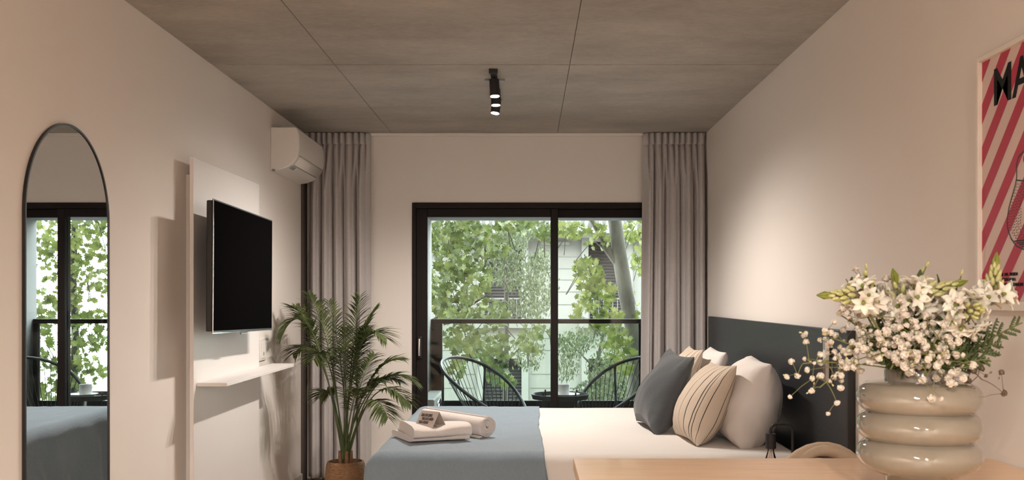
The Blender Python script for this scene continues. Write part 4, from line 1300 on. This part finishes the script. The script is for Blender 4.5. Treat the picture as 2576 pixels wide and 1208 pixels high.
# cypress sprigs and green filler
def sprig(tip, label, seed, n=12, fan=.05, name='cypress_sprig', group='green sprigs in the vase', th=.0032, start=.35, flat=True):
    rnd = random.Random(seed)
    t = thing(name, MOUTH, label, 'foliage sprig', group)
    lip = MOUTH + (V((tip.x, tip.y, MOUTH.z)) - MOUTH).normalized() * .055
    main = [MOUTH + V((0, 0, -.1))] + bez(lip, lip + (tip - lip) * .5 + V((0, 0, .012)), tip, 14)
    MB().tube(main, [.003 - .0014 * i / len(main) for i in range(len(main))], 7).build('stem', 'stem', t)
    fb = MB()
    for k in range(n):
        u = start + (1 - start) * k / n
        i = min(len(main) - 2, int(u * (len(main) - 1)))
        p = main[i]; tan = (main[i + 1] - main[i]).normalized()
        sdv = tan.cross(V((0, 1, 0))).normalized() * (1 if k % 2 else -1)
        ln = fan * (1.25 - .8 * (u - start) / (1 - start)) * rnd.uniform(.8, 1.2)
        e = p + (tan * .8 + sdv * .75 + V((0, rnd.gauss(0, .25), 0))).normalized() * ln
        m_ = 7
        pts_ = bez(p, (p + e) / 2 + sdv * ln * .1, e, m_)
        fb.tube(pts_, [th * (.7 + .5 * (j % 2)) * (1 - .5 * j / (m_ - 1)) for j in range(m_)], 6)
        for j in range(1, m_ - 1):
            for s_ in (-1, 1):
                q = pts_[j] + (tan * .7 + tan.cross(V((0, 1, 0))) * s_ * .7).normalized() * ln * .26 * (1 - j / m_ * .5)
                fb.tube([pts_[j], (pts_[j] + q) / 2, q], [th * .7, th * .8, th * .25], 5)
    fb.build('scale_leaves', 'fir', t)
    return t
sprig(A(2572, 812, .02), 'long dark cypress sprig pointing right past the poster', 1, 14, .055)
sprig(A(2520, 860, .0), 'lower dark cypress sprig pointing right under the long one', 2, 12, .05)
sprig(A(2478, 822, .04), 'short dark cypress sprig behind the right white flowers', 3, 10, .05)
sprig(A(2490, 905, -.02), 'lowest dark cypress sprig at the right of the vase mouth', 4, 9, .04)
sprig(A(2128, 702, .05), 'thin green sprig rising at the upper left of the bouquet', 5, 5, .03, start=.8)
sprig(A(2162, 692, .05), 'curved green sprig rising beside the upper left flowers', 6, 4, .03, start=.82)
k = 20
for (px, py, dy) in [(2230, 830, .02), (2270, 780, .02), (2320, 800, .0), (2360, 780, .02), (2390, 830, .0), (2420, 860, .02), (2340, 860, -.04), (2300, 880, -.05), (2260, 870, -.03), (2390, 900, -.02), (2360, 740, .05), (2240, 760, .05), (2430, 800, .06), (2215, 880, -.01), (2250, 910, -.03), (2285, 830, -.02), (2310, 770, .0), (2345, 820, -.01), (2375, 860, -.02), (2405, 800, .02), (2335, 900, -.05), (2280, 920, -.05), (2365, 930, -.05), (2195, 820, .03), (2300, 850, -.03), (2410, 890, .0), (2380, 810, -.03)]:
    sprig(A(px, py, dy), 'dark green filler sprig deep inside the bouquet', k, 18, .05, start=.25, th=.0034)
    k += 1
def blade(pts, w, label):
    P = bez(*pts, 12)
    t = thing('leaf_blade', MOUTH, label, 'leaf', 'leaf blades in the vase')
    lo = MOUTH + V((0, 0, -.1))
    MB().tube([lo, MOUTH + V((0, 0, .03)), P[0]], .0018, 6).build('stem', 'stem', t)
    def fn(u, v):
        i = min(10, int(u * 11)); f_ = u * 11 - i
        p = P[i].lerp(P[i + 1], f_)
        ww = w * math.sin(PI * (.08 + .9 * u))
        return p + V((1, -.3, 0)) * ww * (v * 2 - 1) + V((0, -.004 * abs(v * 2 - 1), 0))
    MB().grid(fn, 14, 5).build('blade', 'fir', t, smooth=180, solid=.0006)
blade((A(2316, 745), A(2310, 715), A(2314, 678)), .012, 'small pointed green leaf at the top centre of the bouquet')
blade((A(2215, 760), A(2205, 730), A(2180, 698)), .006, 'narrow green leaf curving left above the star flowers')
blade((A(2370, 760, .03), A(2366, 730, .03), A(2356, 690, .03)), .004, 'thin dark leaf among the stalks top right of centre')

# ------------------------------------------------------------------ light and camera
w = bpy.data.worlds.new('overcast sky'); S.world = w; w.use_nodes = True
nt = w.node_tree; bg = nt.nodes['Background']
tc = nt.nodes.new('ShaderNodeTexCoord'); sp = nt.nodes.new('ShaderNodeSeparateXYZ')
nt.links.new(tc.outputs['Generated'], sp.inputs[0])
rp = nt.nodes.new('ShaderNodeValToRGB'); e = rp.color_ramp.elements
e[0].position = .45; e[0].color = (.42, .42, .41, 1); e[1].position = .56; e[1].color = (.90, .96, 1.0, 1)
e2 = rp.color_ramp.elements.new(1.0); e2.color = (.80, .91, 1.0, 1)
mm = nt.nodes.new('ShaderNodeMath'); mm.operation = 'MULTIPLY_ADD'; mm.inputs[1].default_value = .5; mm.inputs[2].default_value = .5
nt.links.new(sp.outputs['Z'], mm.inputs[0]); nt.links.new(mm.outputs[0], rp.inputs['Fac'])
nt.links.new(rp.outputs[0], bg.inputs['Color']); bg.inputs['Strength'].default_value = W_SKY
cam = bpy.data.cameras.new('camera'); co_ = bpy.data.objects.new('camera', cam); C.objects.link(co_)
co_.location = (0, 0, EZ); co_.rotation_euler = (rad(90), 0, 0)
cam.sensor_width = 36; cam.sensor_fit = 'HORIZONTAL'; cam.lens = 36 * F / 2576
cam.shift_x = (1288 - CX) / 2576; cam.shift_y = (CY - 604) / 2576
cam.dof.use_dof = True; cam.dof.focus_distance = 6.3; cam.dof.aperture_fstop = 9.0
cam.clip_start = .05; cam.clip_end = 200
S.camera = co_
vs = S.view_settings
vs.view_transform = 'Standard'; vs.look = 'None'; vs.gamma = 1; vs.use_curve_mapping = False; vs.exposure = EXPOSURE
cy = S.cycles
cy.max_bounces = 10; cy.diffuse_bounces = 6; cy.glossy_bounces = 5; cy.transmission_bounces = 6; cy.transparent_max_bounces = 16
cy.sample_clamp_indirect = 6; cy.caustics_reflective = False; cy.caustics_refractive = False
